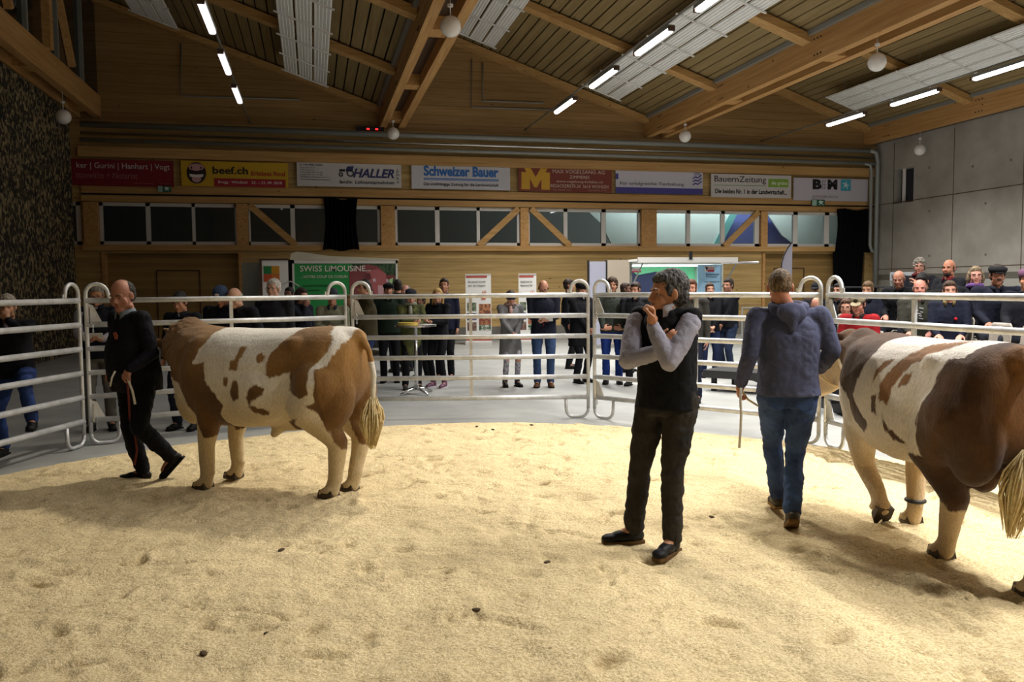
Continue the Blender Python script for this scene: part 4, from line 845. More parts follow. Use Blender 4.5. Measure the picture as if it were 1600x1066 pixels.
def bull(label, O, heading, legs, head, coatfn, m, tail, sheath=True, curly=None, zs=1.0, ws=1.0, nr=1.0):
    """head: dict(poll, muzzle, side); legs: per leg list of joints; everything in local x forward, y left, z up"""
    t = thing('bull', label, 'bull', O, 'spotted bulls in the ring'); t.rotation_euler = (0, 0, math.atan2(heading.y, heading.x)); t.scale = (1, ws, zs)
    B = MB()
    R_ = lambda x, z, w, h, y=0: ((x, y, z), (0, w, 0), (0, 0, h))
    B.loft([R_(-.79, 1.09, .12, .13), R_(-.75, 1.07, .22, .25), R_(-.66, 1.05, .30, .335), R_(-.50, 1.03, .335, .365), R_(-.28, 1.0, .325, .385), R_(-.05, .965, .355, .405), R_(.2, .95, .38, .42), R_(.42, .955, .37, .42),
            R_(.62, .98, .335, .40), R_(.80, 1.0, .27, .35), R_(.93, 1.02, .19, .27), R_(1.0, 1.03, .1, .16)], 28)
    for s in (1, -1):
        B.ell((-.52, s * .16, 1.0), (.26, .19, .33)); B.ell((-.60, s * .17, .84), (.20, .15, .27)); B.ell((-.33, s * .24, 1.24), (.10, .07, .08))   # rump, thigh, hook bone
        B.ell((.58, s * .21, .98), (.22, .15, .34)); B.ell((.66, s * .17, .80), (.15, .13, .2))                                                  # shoulder
        B.ell((.05, s * .24, .86), (.35, .16, .27))
    B.ell((.50, 0, 1.24), (.25, .14, .14)); B.ell((-.68, 0, 1.30), (.14, .12, .09)); B.ell((.86, 0, .76), (.18, .13, .24)); B.ell((.45, 0, .66), (.38, .2, .14))
    pl, mz, sd_ = Vector(head['poll']), Vector(head['muzzle']), Vector(head['side']).normalized()
    fd = (mz - pl).normalized(); up = sd_.cross(fd).normalized()
    if up.z < 0: up = -up
    nb = Vector(head.get('neckbase', (.72, 0, 1.10)))
    mid = nb.lerp(pl, .55) + Vector((0, 0, head.get('crest', .02)))
    B.cone(nb, mid - Vector((0, 0, .06)), .30 * nr, .235 * nr, 18); B.cone(mid - Vector((0, 0, .06)), pl - up * .10 + fd * .05, .235 * nr, .15, 18)
    B.cone(nb + Vector((.03, 0, .12)), mid + Vector((0, 0, .04)), .17 * nr, .15 * nr, 16)
    B.cone(Vector((.82, 0, .84)), (pl + fd * .22 - up * .22), .15, .07, 14)                        # dewlap
    # head
    Mh = Matrix((fd, sd_, up)).transposed()
    c = lambda f, s_, u: pl + fd * f + sd_ * s_ + up * u
    B.ell(c(.06, 0, -.05), (.13, .135, .12), Mh); B.ell(c(.18, 0, -.07), (.16, .115, .12), Mh); B.cone(c(.15, 0, -.06), c(.44, 0, -.07), .11, .078, 16); B.ell(c(.47, 0, -.08), (.075, .095, .08), Mh)
    B.cone(c(.12, 0, -.19), c(.42, 0, -.14), .07, .045, 12); B.ell(c(.02, 0, .03), (.09, .12, .06), Mh)
    for s in (1, -1):
        B.ell(c(.16, s * .105, -.02), (.045, .03, .035), Mh); B.ell(c(.50, s * .05, -.055), (.03, .028, .03), Mh)
        e0, e1 = c(.03, s * .12, -.05), c(.00, s * .29, -.06)
        B.chain([e0, e0.lerp(e1, .45), e1], [.03, .05, .018], 10); B.cone(c(.0, s * .09, .03), c(.0, s * .14, .075), .032, .016, 10)
    hooves = MB()
    for L_ in legs:
        js, rs, sgn = L_['j'], L_['r'], L_['s']; B.chain([Vector(j) for j in js], rs, 16)
        ft, hf = Vector(js[-1]), Vector(L_['hoof']); hd = L_.get('dir', Vector((1, 0, 0)))
        B.ell(ft - Vector((.045, 0, -.0)), (.03, .035, .03)); B.cone(ft, hf, rs[-1], .058, 14)
        for q in (1, -1):
            cc = hf + Vector((.035, q * .033, 0)) * 1.0; B.cone(cc + Vector((-.02, 0, .01)), cc + Vector((.045, 0, -.012)), .042, .03, 12)
            ang = L_.get('tilt', 0); Mr = Matrix.Rotation(ang, 3, 'Y')
            r0 = []
            for z_, k_ in ((-.045, 1.12), (.012, .92)):
                pts = [(-.055, -.028), (.03, -.03), (.075, -.012), (.075, .012), (.03, .03), (-.055, .028)]
                r0.append([hf + Mr @ Vector((.03 + x * k_, q * .034 + y * k_, z_)) for x, y in pts])
            hooves.raw(r0[0] + r0[1], [(5, 4, 3, 2, 1, 0), (6, 7, 8, 9, 10, 11)] + [(i, (i + 1) % 6, 6 + (i + 1) % 6, 6 + i) for i in range(6)])
    if sheath: B.chain([Vector((-.25, 0, .62)), Vector((-.02, 0, .57)), Vector((.06, 0, .47))], [.10, .075, .035]); B.ell((-.15, 0, .62), (.3, .12, .09))
    B.ell((-.46, 0, .66), (.08, .09, .13)); B.ell((-.46, 0, .58), (.075, .085, .09))
    tp = [Vector(p) for p in tail]; nt_ = len(tp)
    B.chain(tp[:-1], [.055, .04] + [.03] * (nt_ - 4) + [.022], 10)
    def shape(co, no):
        out = co.copy()
        for i in range(len(co)):
            p = Vector(co[i]); n = noise.fractal(p * 6, 1, 2, 2) * .006 + noise.noise(p * 45) * .0016
            if curly is not None:
                w_ = min(1, max(0, (p.x - curly) / .2)) * (1 if p.z > .75 else 0); n += w_ * (abs(noise.noise(p * 20)) * .030 - .005)
            out[i] += no[i] * n
        return out
    ob = B.fused('body', m, t, .0145, 9, shape)
    me = ob.data; n = len(me.vertices); co = np.empty(n * 3, 'f'); me.vertices.foreach_get('co', co); co = co.reshape(-1, 3)
    coat, cream, tan = coatfn(co)
    for nm, arr in (('coat', coat), ('cream', cream), ('tan', tan), ('hoof', np.zeros(n))):
        a = me.attributes.new(nm, 'FLOAT', 'POINT'); a.data.foreach_set('value', np.asarray(arr, 'f'))
    hooves_m = mat('horn_hoof', hexc('4A3A24'), .6, col2=hexc('2E2418'), scale=12)
    # each hoof pair is a part
    nper = 24; vs, fs = hooves.v, hooves.f; fper = len(fs) // len(legs)
    for i in range(len(legs)):
        mb_ = MB(); mb_.v = vs[i * nper:(i + 1) * nper]; mb_.f = [tuple(k - i * nper for k in f) for f in fs[i * fper:(i + 1) * fper]]
        mb_.build('hoof', hooves_m, t)
    # tail tuft: strands
    tf = MB(); a, b = tp[-2], tp[-1]; rr = random.Random(5)
    for i in range(170):
        an = rr.uniform(0, 6.28); r0 = rr.uniform(0, .034); r1 = rr.uniform(.0, .085); L0 = rr.uniform(-.15, .1); e = rr.uniform(.75, 1.05)
        p0 = a.lerp(b, L0) + Vector((r0 * math.cos(an), r0 * math.sin(an), 0)); p2 = a.lerp(b, e) + Vector((r1 * .5 * math.cos(an), r1 * .5 * math.sin(an), 0)); p1 = p0.lerp(p2, .5) + Vector((r1 * math.cos(an + .5), r1 * math.sin(an + .5), 0)) * .9
        tf.tube([p0, p0.lerp(p1, .6) + (p1 - p0.lerp(p2, .5)) * .3, p1, p2], [.005, .0065, .006, .0015], 4)
    part('tail_tuft', tf, mat('tuft_hair', hexc('E4D4A4'), .8, col2=hexc('C4A870'), scale=30), t, smooth=True)
    for s in (1, -1): part('eye', MB().ell(c(.17, s * .118, -.02), (.02, .02, .02), None, 12, 8), mat('bull_eye', (.01, .008, .006), .1), t, smooth=True)
    part('nose_pad', MB().ell(c(.515, 0, -.075), (.035, .068, .05), Mh), mat('nose_pink', hexc('9C7460'), .4), t, smooth=True)
    return t, c

def mk_map(O, h, off, sc_, org):
    l = Vector((-h.y, h.x, 0))
    def f(u, v):
        d = ray(org[0] + u / sc_, org[1] + v / sc_); k = ((O - CP).dot(l) + off) / d.dot(l); P = CP + d * k - O; return (P.dot(h), P.z)
    return f
def wdir(lat, Z): return (CR * lat + CF * Z).normalized()

# ---- left bull: facing left and slightly away
O1 = cm(-1.93, 6.80); h1 = wdir(-.946, .324); z1 = sawz(O1.x, O1.y) * .0 + .035
f1 = mk_map(O1, h1, .33, 2.881, (230, 430))
P1_ = [[(60, 150), (300, 170), (330, 228), (262, 238), (245, 300), (208, 405), (262, 398), (272, 480), (320, 540), (345, 598), (322, 640), (335, 700), (322, 752), (235, 752), (190, 640), (120, 500), (-200, 400), (-200, 150)],
       [(410, 330), (437, 325), (425, 390), (415, 438), (383, 438), (385, 400), (402, 380)], [(495, 365), (510, 357), (530, 372), (524, 402), (500, 405), (490, 388)], [(362, 465), (382, 462), (386, 490), (372, 512), (358, 500)],
       [(405, 480), (430, 500), (441, 562), (405, 577), (390, 530)], [(500, 500), (545, 520), (530, 552), (500, 572), (487, 592), (556, 622), (548, 646), (502, 632), (476, 604), (466, 560), (475, 520)],
       [(655, 225), (735, 225), (770, 260), (802, 300), (800, 350), (772, 400), (748, 425), (745, 480), (742, 545), (700, 562), (640, 532), (640, 445), (560, 468), (538, 460), (542, 400), (550, 360), (590, 300), (620, 260)],
       [(850, 262), (905, 240), (1000, 250), (1100, 360), (1100, 560), (985, 600), (930, 640), (905, 740), (880, 838), (838, 820), (800, 740), (765, 650), (738, 600), (762, 585), (775, 500), (765, 430), (805, 415), (835, 325), (848, 300)],
       [(575, 690), (620, 672), (690, 655), (640, 700), (605, 745), (575, 735)]]
P1_ = [[f1(*p) for p in poly] for poly in P1_]
def coat1(co):
    P = co[:, [0, 2]].astype(float); d = np.full(len(co), -1.0)
    for poly in P1_: d = np.maximum(d, polydist(P, poly))
    d = np.where((co[:, 0] > 1.0), np.maximum(d, .05), d)
    d = np.where((co[:, 0] < -.835) & (co[:, 2] < 1.12) & (np.abs(co[:, 1]) < .12), -.1, d)
    cream = np.clip((.95 - co[:, 2]) / .35, 0, 1) * .8
    tan = np.clip((co[:, 2] - .85) / .3, 0, 1) * (.55 - .3 * np.clip((co[:, 0] - .5) / .3, 0, 1)) + .25 * (co[:, 0] < -.6)
    return d, cream, tan
m_c1 = coat_mat('coat_white_and_tan', hexc('ECE6D8'), hexc('C9B07C'), hexc('573A1B'), hexc('A67C44'))
fr = [.15, .12, .075, .062, .055]; hr = [.20, .165, .088, .062, .055]
L1 = [dict(s=1, j=[(.58, .21, .92), (.52, .21, .70), (.585, .20, .40), (.585, .20, .15)], r=[.15, .115, .072, .056], hoof=(.60, .20, .055)),
      dict(s=-1, j=[(.60, -.21, .92), (.54, -.21, .70), (.60, -.2, .40), (.59, -.2, .15)], r=[.15, .115, .07, .056], hoof=(.60, -.2, .055)),
      dict(s=1, j=[(-.52, .20, .95), (-.42, .22, .74), (-.64, .16, .47), (-.585, .13, .16)], r=[.22, .165, .08, .058], hoof=(-.56, .13, .055)),
      dict(s=-1, j=[(-.52, -.20, .95), (-.44, -.22, .74), (-.68, -.15, .47), (-.635, -.10, .16)], r=[.22, .165, .08, .058], hoof=(-.61, -.10, .055))]
b1, c1_ = bull('tan and white spotted bull at the left, held by the man in black', O1 + Vector((0, 0, z1)), h1, L1,
     dict(poll=(1.08, -.10, 1.28), muzzle=(1.24, -.52, 1.04), side=(.9, .35, .02), crest=.07), coat1, m_c1,
     [(-.66, 0, 1.33), (-.76, .02, 1.34), (-.86, .03, 1.20), (-.90, .04, 1.0), (-.89, .05, .78), (-.88, .06, .42)], curly=.78, zs=.98)
# ---- right bull: walking away, seen from behind
O2 = cm(2.65, 5.10); h2 = wdir(-.06, .998)
f2 = mk_map(O2, h2, .32, 1.939, (1240, 400))
P2_ = [[(20, 120), (218, 120), (222, 290), (205, 350), (190, 420), (215, 480), (235, 515), (205, 537), (185, 500), (172, 440), (150, 400), (110, 345), (75, 300), (20, 270)],
       [(262, 420), (268, 460), (282, 500), (256, 470), (248, 425)], [(287, 475), (303, 520), (352, 592), (310, 562), (290, 520)], [(372, 458), (395, 470), (393, 537), (372, 490)]]
T2_ = [[(340, 262), (430, 245), (380, 290), (330, 330), (302, 400), (297, 452), (270, 432), (268, 390), (290, 330), (310, 290)], [(282, 308), (266, 340), (246, 397), (250, 340), (262, 315)], [(346, 345), (341, 380), (315, 395), (320, 365)]]
P2_ = [[f2(*p) for p in poly] for poly in P2_]; T2_ = [[f2(*p) for p in poly] for poly in T2_]
HB = f2(415, 440)[0] - .02
#print('HB', HB, [f2(*p) for p in ((450,330),(412,440),(420,540),(460,700))])
def coat2(co):
    P = co[:, [0, 2]].astype(float); d = np.full(len(co), -1.0); dt = d.copy()
    for poly in P2_: d = np.maximum(d, polydist(P, poly))
    for poly in T2_: dt = np.maximum(dt, polydist(P, poly))
    x, y, z = co[:, 0], co[:, 1], co[:, 2]
    hd = np.minimum(np.minimum(HB + .10 * np.clip((1.22 - z) / .35, -1, 1) - x, z - .36 - .33 * np.clip(-y * 8, 0, 1)), np.where(z > 1.30, (-.60 - x), 1))
    leg = np.minimum(np.minimum(-.23 - x, .70 - z), np.minimum(z - .40, y - .0)); hd = np.maximum(hd, leg)
    hd = np.where((z < .60) & (x > -.17), -.05, hd)
    tail = (x < -.8) & (z < .93) & (z > .3) & (np.abs(y) < .25); hd = np.where(tail, -.1, hd)
    cream = np.clip((.85 - z) / .4, 0, 1) * .85 + np.where(x > .95, .6, 0)
    tan = np.where(dt > 0, .75, 0) + .70 * np.clip((-x - .68) / .12, 0, 1) * np.clip((z - .65) / .3, 0, 1) * np.clip((.20 - np.abs(y)) / .12, .1, 1)
    return np.maximum(np.maximum(d, dt), hd), np.clip(cream, 0, 1), np.clip(tan, 0, 1)
m_c2 = coat_mat('coat_white_and_dark_brown', hexc('E6DED2'), hexc('CDB184'), hexc('3A2312'), hexc('946636'))
L2 = [dict(s=1, j=[(.58, .20, .92), (.66, .19, .68), (.74, .10, .40), (.60, .07, .22)], r=[.15, .115, .075, .058], hoof=(.55, .06, .12), tilt=1.0),
      dict(s=-1, j=[(.56, -.20, .92), (.50, -.2, .68), (.50, -.16, .40), (.48, -.15, .16)], r=[.15, .115, .072, .056], hoof=(.50, -.15, .055)),
      dict(s=1, j=[(-.50, .19, .95), (-.30, .20, .74), (-.36, .11, .45), (-.22, .06, .15)], r=[.22, .17, .085, .058], hoof=(-.19, .06, .055)),
      dict(s=-1, j=[(-.54, -.19, .95), (-.52, -.20, .72), (-.86, -.08, .50), (-.88, -.03, .17)], r=[.22, .17, .088, .06], hoof=(-.86, -.03, .06))]
b2, c2_ = bull('dark brown and white bull at the right, seen from behind', O2 + Vector((0, 0, .035)), h2, L2,
     dict(poll=(1.12, .02, 1.30), muzzle=(1.40, .22, .92), side=(-.38, .92, 0), crest=.04, neckbase=(.72, 0, 1.06)), coat2, m_c2,
     [(-.66, 0, 1.34), (-.76, .01, 1.35), (-.86, .01, 1.18), (-.90, .0, .98), (-.88, .06, .78), (-.84, .10, .36)], zs=.965, ws=.93, nr=.84)
part('leg_band', MB().tube([(.48 + .062 * math.cos(a), -.15 + .062 * math.sin(a), .19) for a in np.linspace(0, 6.28, 17)[:-1]], .014, 8, True), m_blackp, b2, 'black band around the front fetlock', True)
yl = mat('ear_tag_yellow', hexc('D8D020'), .5)
ep = c2_(.0, .27, -.06); part('ear_tag', MB().cbox(ep + Vector((-.03, .02, -.06)), (.012, .075, .09)), yl, b2, 'yellow ear tag')
ep = c1_(.0, -.27, -.06); part('ear_tag', MB().cbox(ep + Vector((0, .03, -.02)), (.07, .012, .05)), mat('ear_tag_orange', hexc('C8602A'), .5), b1, 'orange ear tag')
def halter(tree, c, label, m):
    o = thing('rope_halter', label, 'halter', tree.location); o.rotation_euler = tree.rotation_euler; o.scale = tree.scale
    part('nose_loop', MB().tube([c(.33, .118 * math.cos(a), -.07 + .125 * math.sin(a)) for a in np.linspace(0, 6.28, 21)[:-1]], .010, 6, True), m, o, smooth=True)
    part('poll_loop', MB().tube([c(.06 + .05 * math.sin(a), .155 * math.cos(a), -.05 + .16 * math.sin(a)) for a in np.linspace(0, 6.28, 21)[:-1]], .010, 6, True), m, o, smooth=True)
    return o
halter(b1, c1_, 'red and white rope halter on the left bull', mat('rope_red', hexc('8A2A20'), .7)); halter(b2, c2_, 'pale rope halter on the right bull', mat('rope_cream', hexc('D8C49A'), .7))

# ================================================================== people
def ik(a, b, l1, l2, pole):
    a, b, pole = Vector(a), Vector(b), Vector(pole); d = b - a; L = d.length
    if L > (l1 + l2) * .995: b = a + d * ((l1 + l2) * .995 / L); d = b - a; L = d.length
    if L < abs(l1 - l2) + .02: L = abs(l1 - l2) + .02
    x = (l1 * l1 - l2 * l2 + L * L) / (2 * L); h = math.sqrt(max(l1 * l1 - x * x, 0)); dn = d.normalized()
    p = pole - dn * pole.dot(dn)
    if p.length < 1e-4: p = dn.orthogonal()
    return a + dn * x + p.normalized() * h, b
m_eyew = mat('eye_white', (.6, .57, .53), .25); m_iris = mat('eye_iris', (.03, .02, .012), .15); m_lens = glass('spectacle_lens', (.9, .9, .9))
def skinm(h): return mat('skin_' + h, hexc(h), .55, col2=tuple(c * k for c, k in zip(hexc(h), (.86, .74, .70))), scale=18, contrast=(.4, .8), spec=.35)
def cloth(h, rough=.85, h2=None, sc_=60, **k): return mat('cloth_' + h + (h2 or ''), hexc(h), rough, col2=hexc(h2) if h2 else tuple(c * .72 for c in hexc(h)), scale=sc_ if h2 else 5, bump=.25, bscale=140, spec=.2, **k)
def hairm(h, h2=None): return mat('hair_' + h + (h2 or ''), hexc(h), .6, col2=hexc(h2 or h) if h2 else tuple(c * .45 for c in hexc(h)), scale=55, stretch=(1, 1, .35), bump=.6, bscale=90, spec=.3, contrast=(.4, .6))
def hand(B, w, d, n, side, s=1.0, curl=.6, fr=.0085, spread=1.0, thumb=.5):
    """w wrist, d direction of the fingers, n palm normal, side: vector towards the thumb"""
    d = Vector(d).normalized(); n = Vector(n); n = (n - d * n.dot(d)).normalized(); t = d.cross(n)
    if t.dot(Vector(side)) < 0: t = -t
    M = Matrix((t, n, d)).transposed(); B.ell(w + d * .050 * s, (.043 * s, .016 * s, .054 * s), M); B.cone(w - d * .02 * s, w + d * .03 * s, .026 * s, .030 * s, 10); B.ell(w + d * .035 * s + t * .026 * s + n * .008 * s, (.02 * s, .018 * s, .032 * s), M)
    for i, (off, ln) in enumerate(((.030, .072), (.010, .080), (-.010, .075), (-.029, .058))):
        p = w + d * (.088 - abs(off) * .15) * s + t * off * s; a = 0; dd = d + t * off * 2.2 * spread; dd.normalize()
        pts = [p]; rs = [fr * 1.08 * s]
        for k, f in enumerate((.45, .32, .25)):
            a += curl * (.75 + .12 * i * 0 + .25 * k); v = dd * math.cos(a) + n * math.sin(a); p = p + v * ln * f * s; pts.append(p); rs.append(fr * (1 - .08 * (k + 1)) * s)
        B.chain(pts, rs, 8)
    b0 = w + d * .022 * s + t * .030 * s; b1 = b0 + (d * .6 + t * .65 + n * .3).normalized() * .038 * s; b2 = b1 + (d * .8 + t * (.45 - thumb * .6) + n * (.3 + thumb * .5)).normalized() * .034 * s; b3 = b2 + (d * .85 - t * thumb * .4 + n * (.2 + thumb * .5)).normalized() * .024 * s
    B.chain([b0, b1, b2, b3], [.016 * s, .0125 * s, .0105 * s, .0085 * s], 8)
def person(label, loc, face, H=1.76, pose={}, look={}, q=0, group=None, joints=None):
    """face: angle from facing the camera, positive turning to image left; q: 0 far, 1 mid, 2 near"""
    s = H / 1.78; th = R(face); F = (-CF * math.cos(th) - CR * math.sin(th)); ang = math.atan2(F.y, F.x) - math.pi / 2
    t = thing('person', label, 'person', loc, group); t.rotation_euler = (0, 0, ang)
    vx = (.0135, .0095, .0062)[q]; bw = look.get('build', 1.0) * s; belly = look.get('belly', 0)
    V = Vector; g = pose.get; EX = V((1, 0, 0)); UP = V((0, 0, 1))
    pel = V(g('pelvis', (0, 0, .93 * s)))
    ln, sl, tw = R(g('lean', 0)), R(g('side', 0)), R(g('tw', 0))
    Ms = Matrix.Rotation(-ln, 3, 'X') @ Matrix.Rotation(sl, 3, 'Y'); sp = Ms @ UP
    Mt = Ms @ Matrix.Rotation(tw, 3, 'Z'); sx, fw = Mt @ EX, Mt @ V((0, 1, 0)); px_ = Matrix.Rotation(R(g('ptw', 0)), 3, 'Z') @ EX; pf = UP.cross(px_)
    waist = pel + UP * .10 * s + sp * .04 * s; chest = pel + UP * .06 * s + sp * .32 * s; nb = pel + UP * .06 * s + sp * .50 * s
    if g('round'): nb = nb + fw * g('round'); 
    shz = .455 * s
    S = {k: pel + UP * .06 * s + sp * shz + sx * sg * .185 * bw + (fw * g('round', 0) * .8) for k, sg in (('r', 1), ('l', -1))}
    hp = {k: pel + px_ * sg * .095 * bw - UP * .02 for k, sg in (('r', 1), ('l', -1))}
    la, lf, lt, lc = .29 * s, .26 * s, .43 * s, .42 * s
    E, W_, K, A = {}, {}, {}, {}
    for k, sg in (('r', 1), ('l', -1)):
        if joints and 'e' + k in joints: E[k], W_[k] = V(joints['e' + k]), V(joints['w' + k])
        else:
            tgt = V(g('h' + k, (sg * .26 * bw, .06, pel.z - .10 * s))); E[k], W_[k] = ik(S[k], tgt, la, lf, V(g('e' + k, (sg * .5, -.8, -.3))))
        if joints and 's' + k in joints: S[k] = V(joints['s' + k])
        ank = V(g('f' + k, (sg * .11, 0, .085 * s))); K[k], A[k] = ik(hp[k], ank, lt, lc, V(g('k' + k, (sg * .05, 1, 0))))
    # head
    hy, hpch, hr = (R(v) for v in g('head', (0, 0, 0))); Mh = Matrix.Rotation(hy, 3, 'Z') @ Matrix.Rotation(-hpch, 3, 'X') @ Matrix.Rotation(hr, 3, 'Y')
    hx, hf_, hu = Mh @ EX, Mh @ V((0, 1, 0)), Mh @ UP
    nkd = (sp * .6 + hu * .6).normalized()
    hc = nb + nkd * .115 * s + hf_ * .02 * s + hu * .045 * s
    if joints and 'head' in joints: hc = V(joints['head'])
    hs = s * look.get('headscale', 1.0); Mr = Matrix((hx, hf_, hu)).transposed()
    c = lambda x, y, z: hc + hx * x * hs + hf_ * y * hs + hu * z * hs
    rr = lambda a, b, d_: (a * hs, b * hs, d_ * hs)
    B = MB(); fat = look.get('fat', 0)
    B.ell(c(0, -.015, .02), rr(.076, .095, .097), Mr, 22, 16); B.ell(c(0, .028, -.04), rr(.060 + fat, .064, .075), Mr, 18, 12); B.ell(c(0, .070, -.096), rr(.030 + fat * .6, .027, .025), Mr)
    for sg in (1, -1):
        B.ell(c(sg * .038, .055, -.035), rr(.028 + fat * .6, .026, .036), Mr); B.ell(c(sg * .047, .015, -.085), rr(.02 + fat, .03, .022), Mr)
        B.ell(c(sg * .0795, -.008, -.012), rr(.010, .021, .033), Mr @ Matrix.Rotation(sg * .35, 3, 'Z')); B.ell(c(sg * .013, .096, -.033), rr(.010, .011, .009), Mr); B.ell(c(sg * .027, .072, .021), rr(.026, .013, .011), Mr)
    B.cone(c(0, .079, .012), c(0, .1020, -.026), .0100 * hs, .0138 * hs, 10); B.ell(c(0, .090, -.057), rr(.022, .010, .007), Mr); B.ell(c(0, .089, -.069), rr(.019, .009, .008), Mr)
    for sg in (1, -1): B.chain([c(sg * .017, .072, .007), c(sg * .031, .073, .0105), c(sg * .046, .066, .006)], [.0046 * hs] * 3, 8); B.chain([c(sg * .018, .070, -.010), c(sg * .031, .071, -.012), c(sg * .045, .065, -.009)], [.004 * hs] * 3, 8)
    B.cone(c(0, -.022, -.06), nb - sp * .03, .056 * s, .064 * s, 16)
    if fat: B.cone(c(0, .03, -.10), nb + fw * .02, .05 * s, .06 * s, 14)
    # torso, limbs of the body under the clothes
    ring = lambda ctr, w_, d_, X=sx, Y=fw: (ctr, X * w_ * bw, Y * d_ * bw)
    B.loft([ring(pel - UP * .09 * s, .10, .09, px_, pf), ring(pel, .15, .105, px_, pf), ring(waist, .135, .095), ring(chest, .155, .11), ring(nb - sp * .07 * s, .14, .085), ring(nb, .06, .055)], 18)
    for k in 'rl':
        B.chain([S[k], E[k], W_[k]], [.038 * s, .036 * s, .026 * s], 12); B.cone(nb - sp * .06, S[k] - sp * .015, .045 * s, .035 * s, 10)
        B.chain([hp[k], K[k], A[k]], [.080 * s, .055 * s, .038 * s], 12)
        fd = Matrix.Rotation(R(g('ft' + k, 8 if k == 'l' else -8)), 3, 'Z') @ V((0, 1, 0)); tp = R(g('tp' + k, 0)); fd = (fd * math.cos(tp) + UP * math.sin(tp)).normalized()
        B.cone(A[k], A[k] + fd * .10 - UP * .04, .036 * s, .03 * s, 10)
        hd = g('hd' + k) or ((W_[k] - E[k]).normalized() + V((0, 0, -.15))); hn = g('hn' + k) or ((-sx if k == 'r' else sx) + fw * .2); hside = g('ht' + k) or (fw + UP * .3)
        hand(B, W_[k], V(hd), V(hn), V(hside), s * look.get('handscale', 1.0), g('cu' + k, .45), .0088 if q else .010, 1.0, g('th' + k, .4))
    bald = look.get('hair', 'short')
    def shp(co, no):
        out = co.copy(); rel = (co - np.array(hc)) @ np.array(Mr) / hs
        for sg in (1, -1):
            d = np.sqrt(((rel[:, 0] - sg * .031) / .022) ** 2 + ((rel[:, 1] - .088) / .03) ** 2 + ((rel[:, 2] + .001) / .014) ** 2); k = np.exp(-d ** 2) * .004 * hs * (rel[:, 1] > .04)
            out -= np.outer(k, np.array(hf_))
        if q == 2:
            d = np.exp(-((rel[:, 2] + .0625) / .0025) ** 2) * (np.abs(rel[:, 0]) < .024) * (rel[:, 1] > .07); out -= np.outer(d * .003 * hs, np.array(hf_))
        return out
    B.fused('body', skinm(look.get('skin', 'C08C6C')), t, vx, (2, 2, 2)[q], shp)
    for sg in (1, -1):
        e = part('eye', MB().ell(c(sg * .031, .0610, -.001), rr(.0130, .0125, .0110), Mr, 12, 8), m_eyew, t, smooth=True)
        gz = g('gaze', (0, 0)); part('iris', MB().ell(c(sg * .031 + gz[0], .0715, -.001 + gz[1]), rr(.0062, .003, .0062), Mr, 10, 6), m_iris, e, smooth=True)
    hm = hairm(*look.get('hc', ('3A2C20',)))
    part('eyebrows', MB().chain([c(.014, .087, .021), c(.032, .086, .026), c(.050, .075, .020)], [.0034 * hs] * 3, 6).chain([c(-.014, .087, .021), c(-.032, .086, .026), c(-.050, .075, .020)], [.0034 * hs] * 3, 6), hm, t)
    part('lips', MB().ell(c(0, .0945, -.058), rr(.021, .0075, .0042), Mr, 12, 6).ell(c(0, .0935, -.068), rr(.018, .0075, .005), Mr, 12, 6), mat('lips_' + look.get('skin', 'C08C6C'), tuple(a * b for a, b in zip(hexc(look.get('skin', 'C08C6C')), (.75, .45, .42))), .5), t, smooth=True)
    # hair
    def hairfn(amp, fr_):
        def f(co, no):
            out = co.copy()
            for i in range(len(co)): out[i] += no[i] * amp * (noise.noise(Vector(co[i]) * fr_) + .5 * noise.noise(Vector(co[i]) * fr_ * 2.3))
            return out
        return f
    Hh_ = MB(); hv = (.012, .009, .006)[q]
    if bald in ('short', 'long', 'curly', 'bob', 'pony'):
        fv = .008 if bald == 'curly' else 0
        Hh_.ell(c(0, -.030, .036), rr(.084 + fv, .098 + fv, .095 + fv), Mr, 20, 14); Hh_.ell(c(0, -.05, -.02), rr(.080 + fv, .070, .075), Mr); Hh_.ell(c(0, .02, .075), rr(.066 + fv, .055, .045 + fv), Mr)
        for sg in (1, -1): Hh_.ell(c(sg * .072, .012, .012), rr(.012 + fv, .022, .035), Mr)
        if bald in ('long', 'bob', 'pony'):
            dn = -.16 if bald == 'long' else -.09
            for sg in (1, -1): Hh_.chain([c(sg * .072, -.02, .03), c(sg * .085, -.015, -.05), c(sg * .085, .0 if bald == 'long' else -.02, dn)], [.03 * hs, .032 * hs, .022 * hs], 10)
            Hh_.chain([c(0, -.08, .0), c(0, -.09, -.08), c(0, -.08, dn - .02)], [.07 * hs, .065 * hs, .045 * hs], 12)
        if bald == 'pony': Hh_.chain([c(0, -.11, .02), c(.02, -.15, -.05), c(.05, -.10, -.16)], [.03, .028, .012], 8)
    elif bald == 'crew':
        Hh_.ell(c(0, -.020, .028), rr(.079, .096, .094), Mr, 20, 14); Hh_.ell(c(0, -.045, .0), rr(.078, .068, .06), Mr); Hh_.ell(c(0, .02, .085), rr(.055, .055, .045), Mr)
    elif bald == 'receding':
        Hh_.ell(c(0, -.040, .022), rr(.083, .088, .082), Mr, 20, 14); Hh_.ell(c(0, -.05, -.02), rr(.080, .070, .07), Mr)
    elif bald == 'fringe':
        Hh_.ell(c(0, -.040, -.010), rr(.082, .078, .065), Mr, 20, 14)
        for sg in (1, -1): Hh_.ell(c(sg * .074, .0, .0), rr(.010, .028, .03), Mr)
    if Hh_.v: Hh_.fused('hair', hm, t, hv, 2, hairfn({'curly': .016, 'crew': .003}.get(bald, .006), 70 if bald != 'curly' else 45))
    if look.get('beard'): MB().ell(c(0, .060, -.088), rr(.050, .040, .036), Mr).ell(c(0, .088, -.052), rr(.026, .012, .007), Mr).fused('beard', hm, t, hv, 1, hairfn(.004, 80))
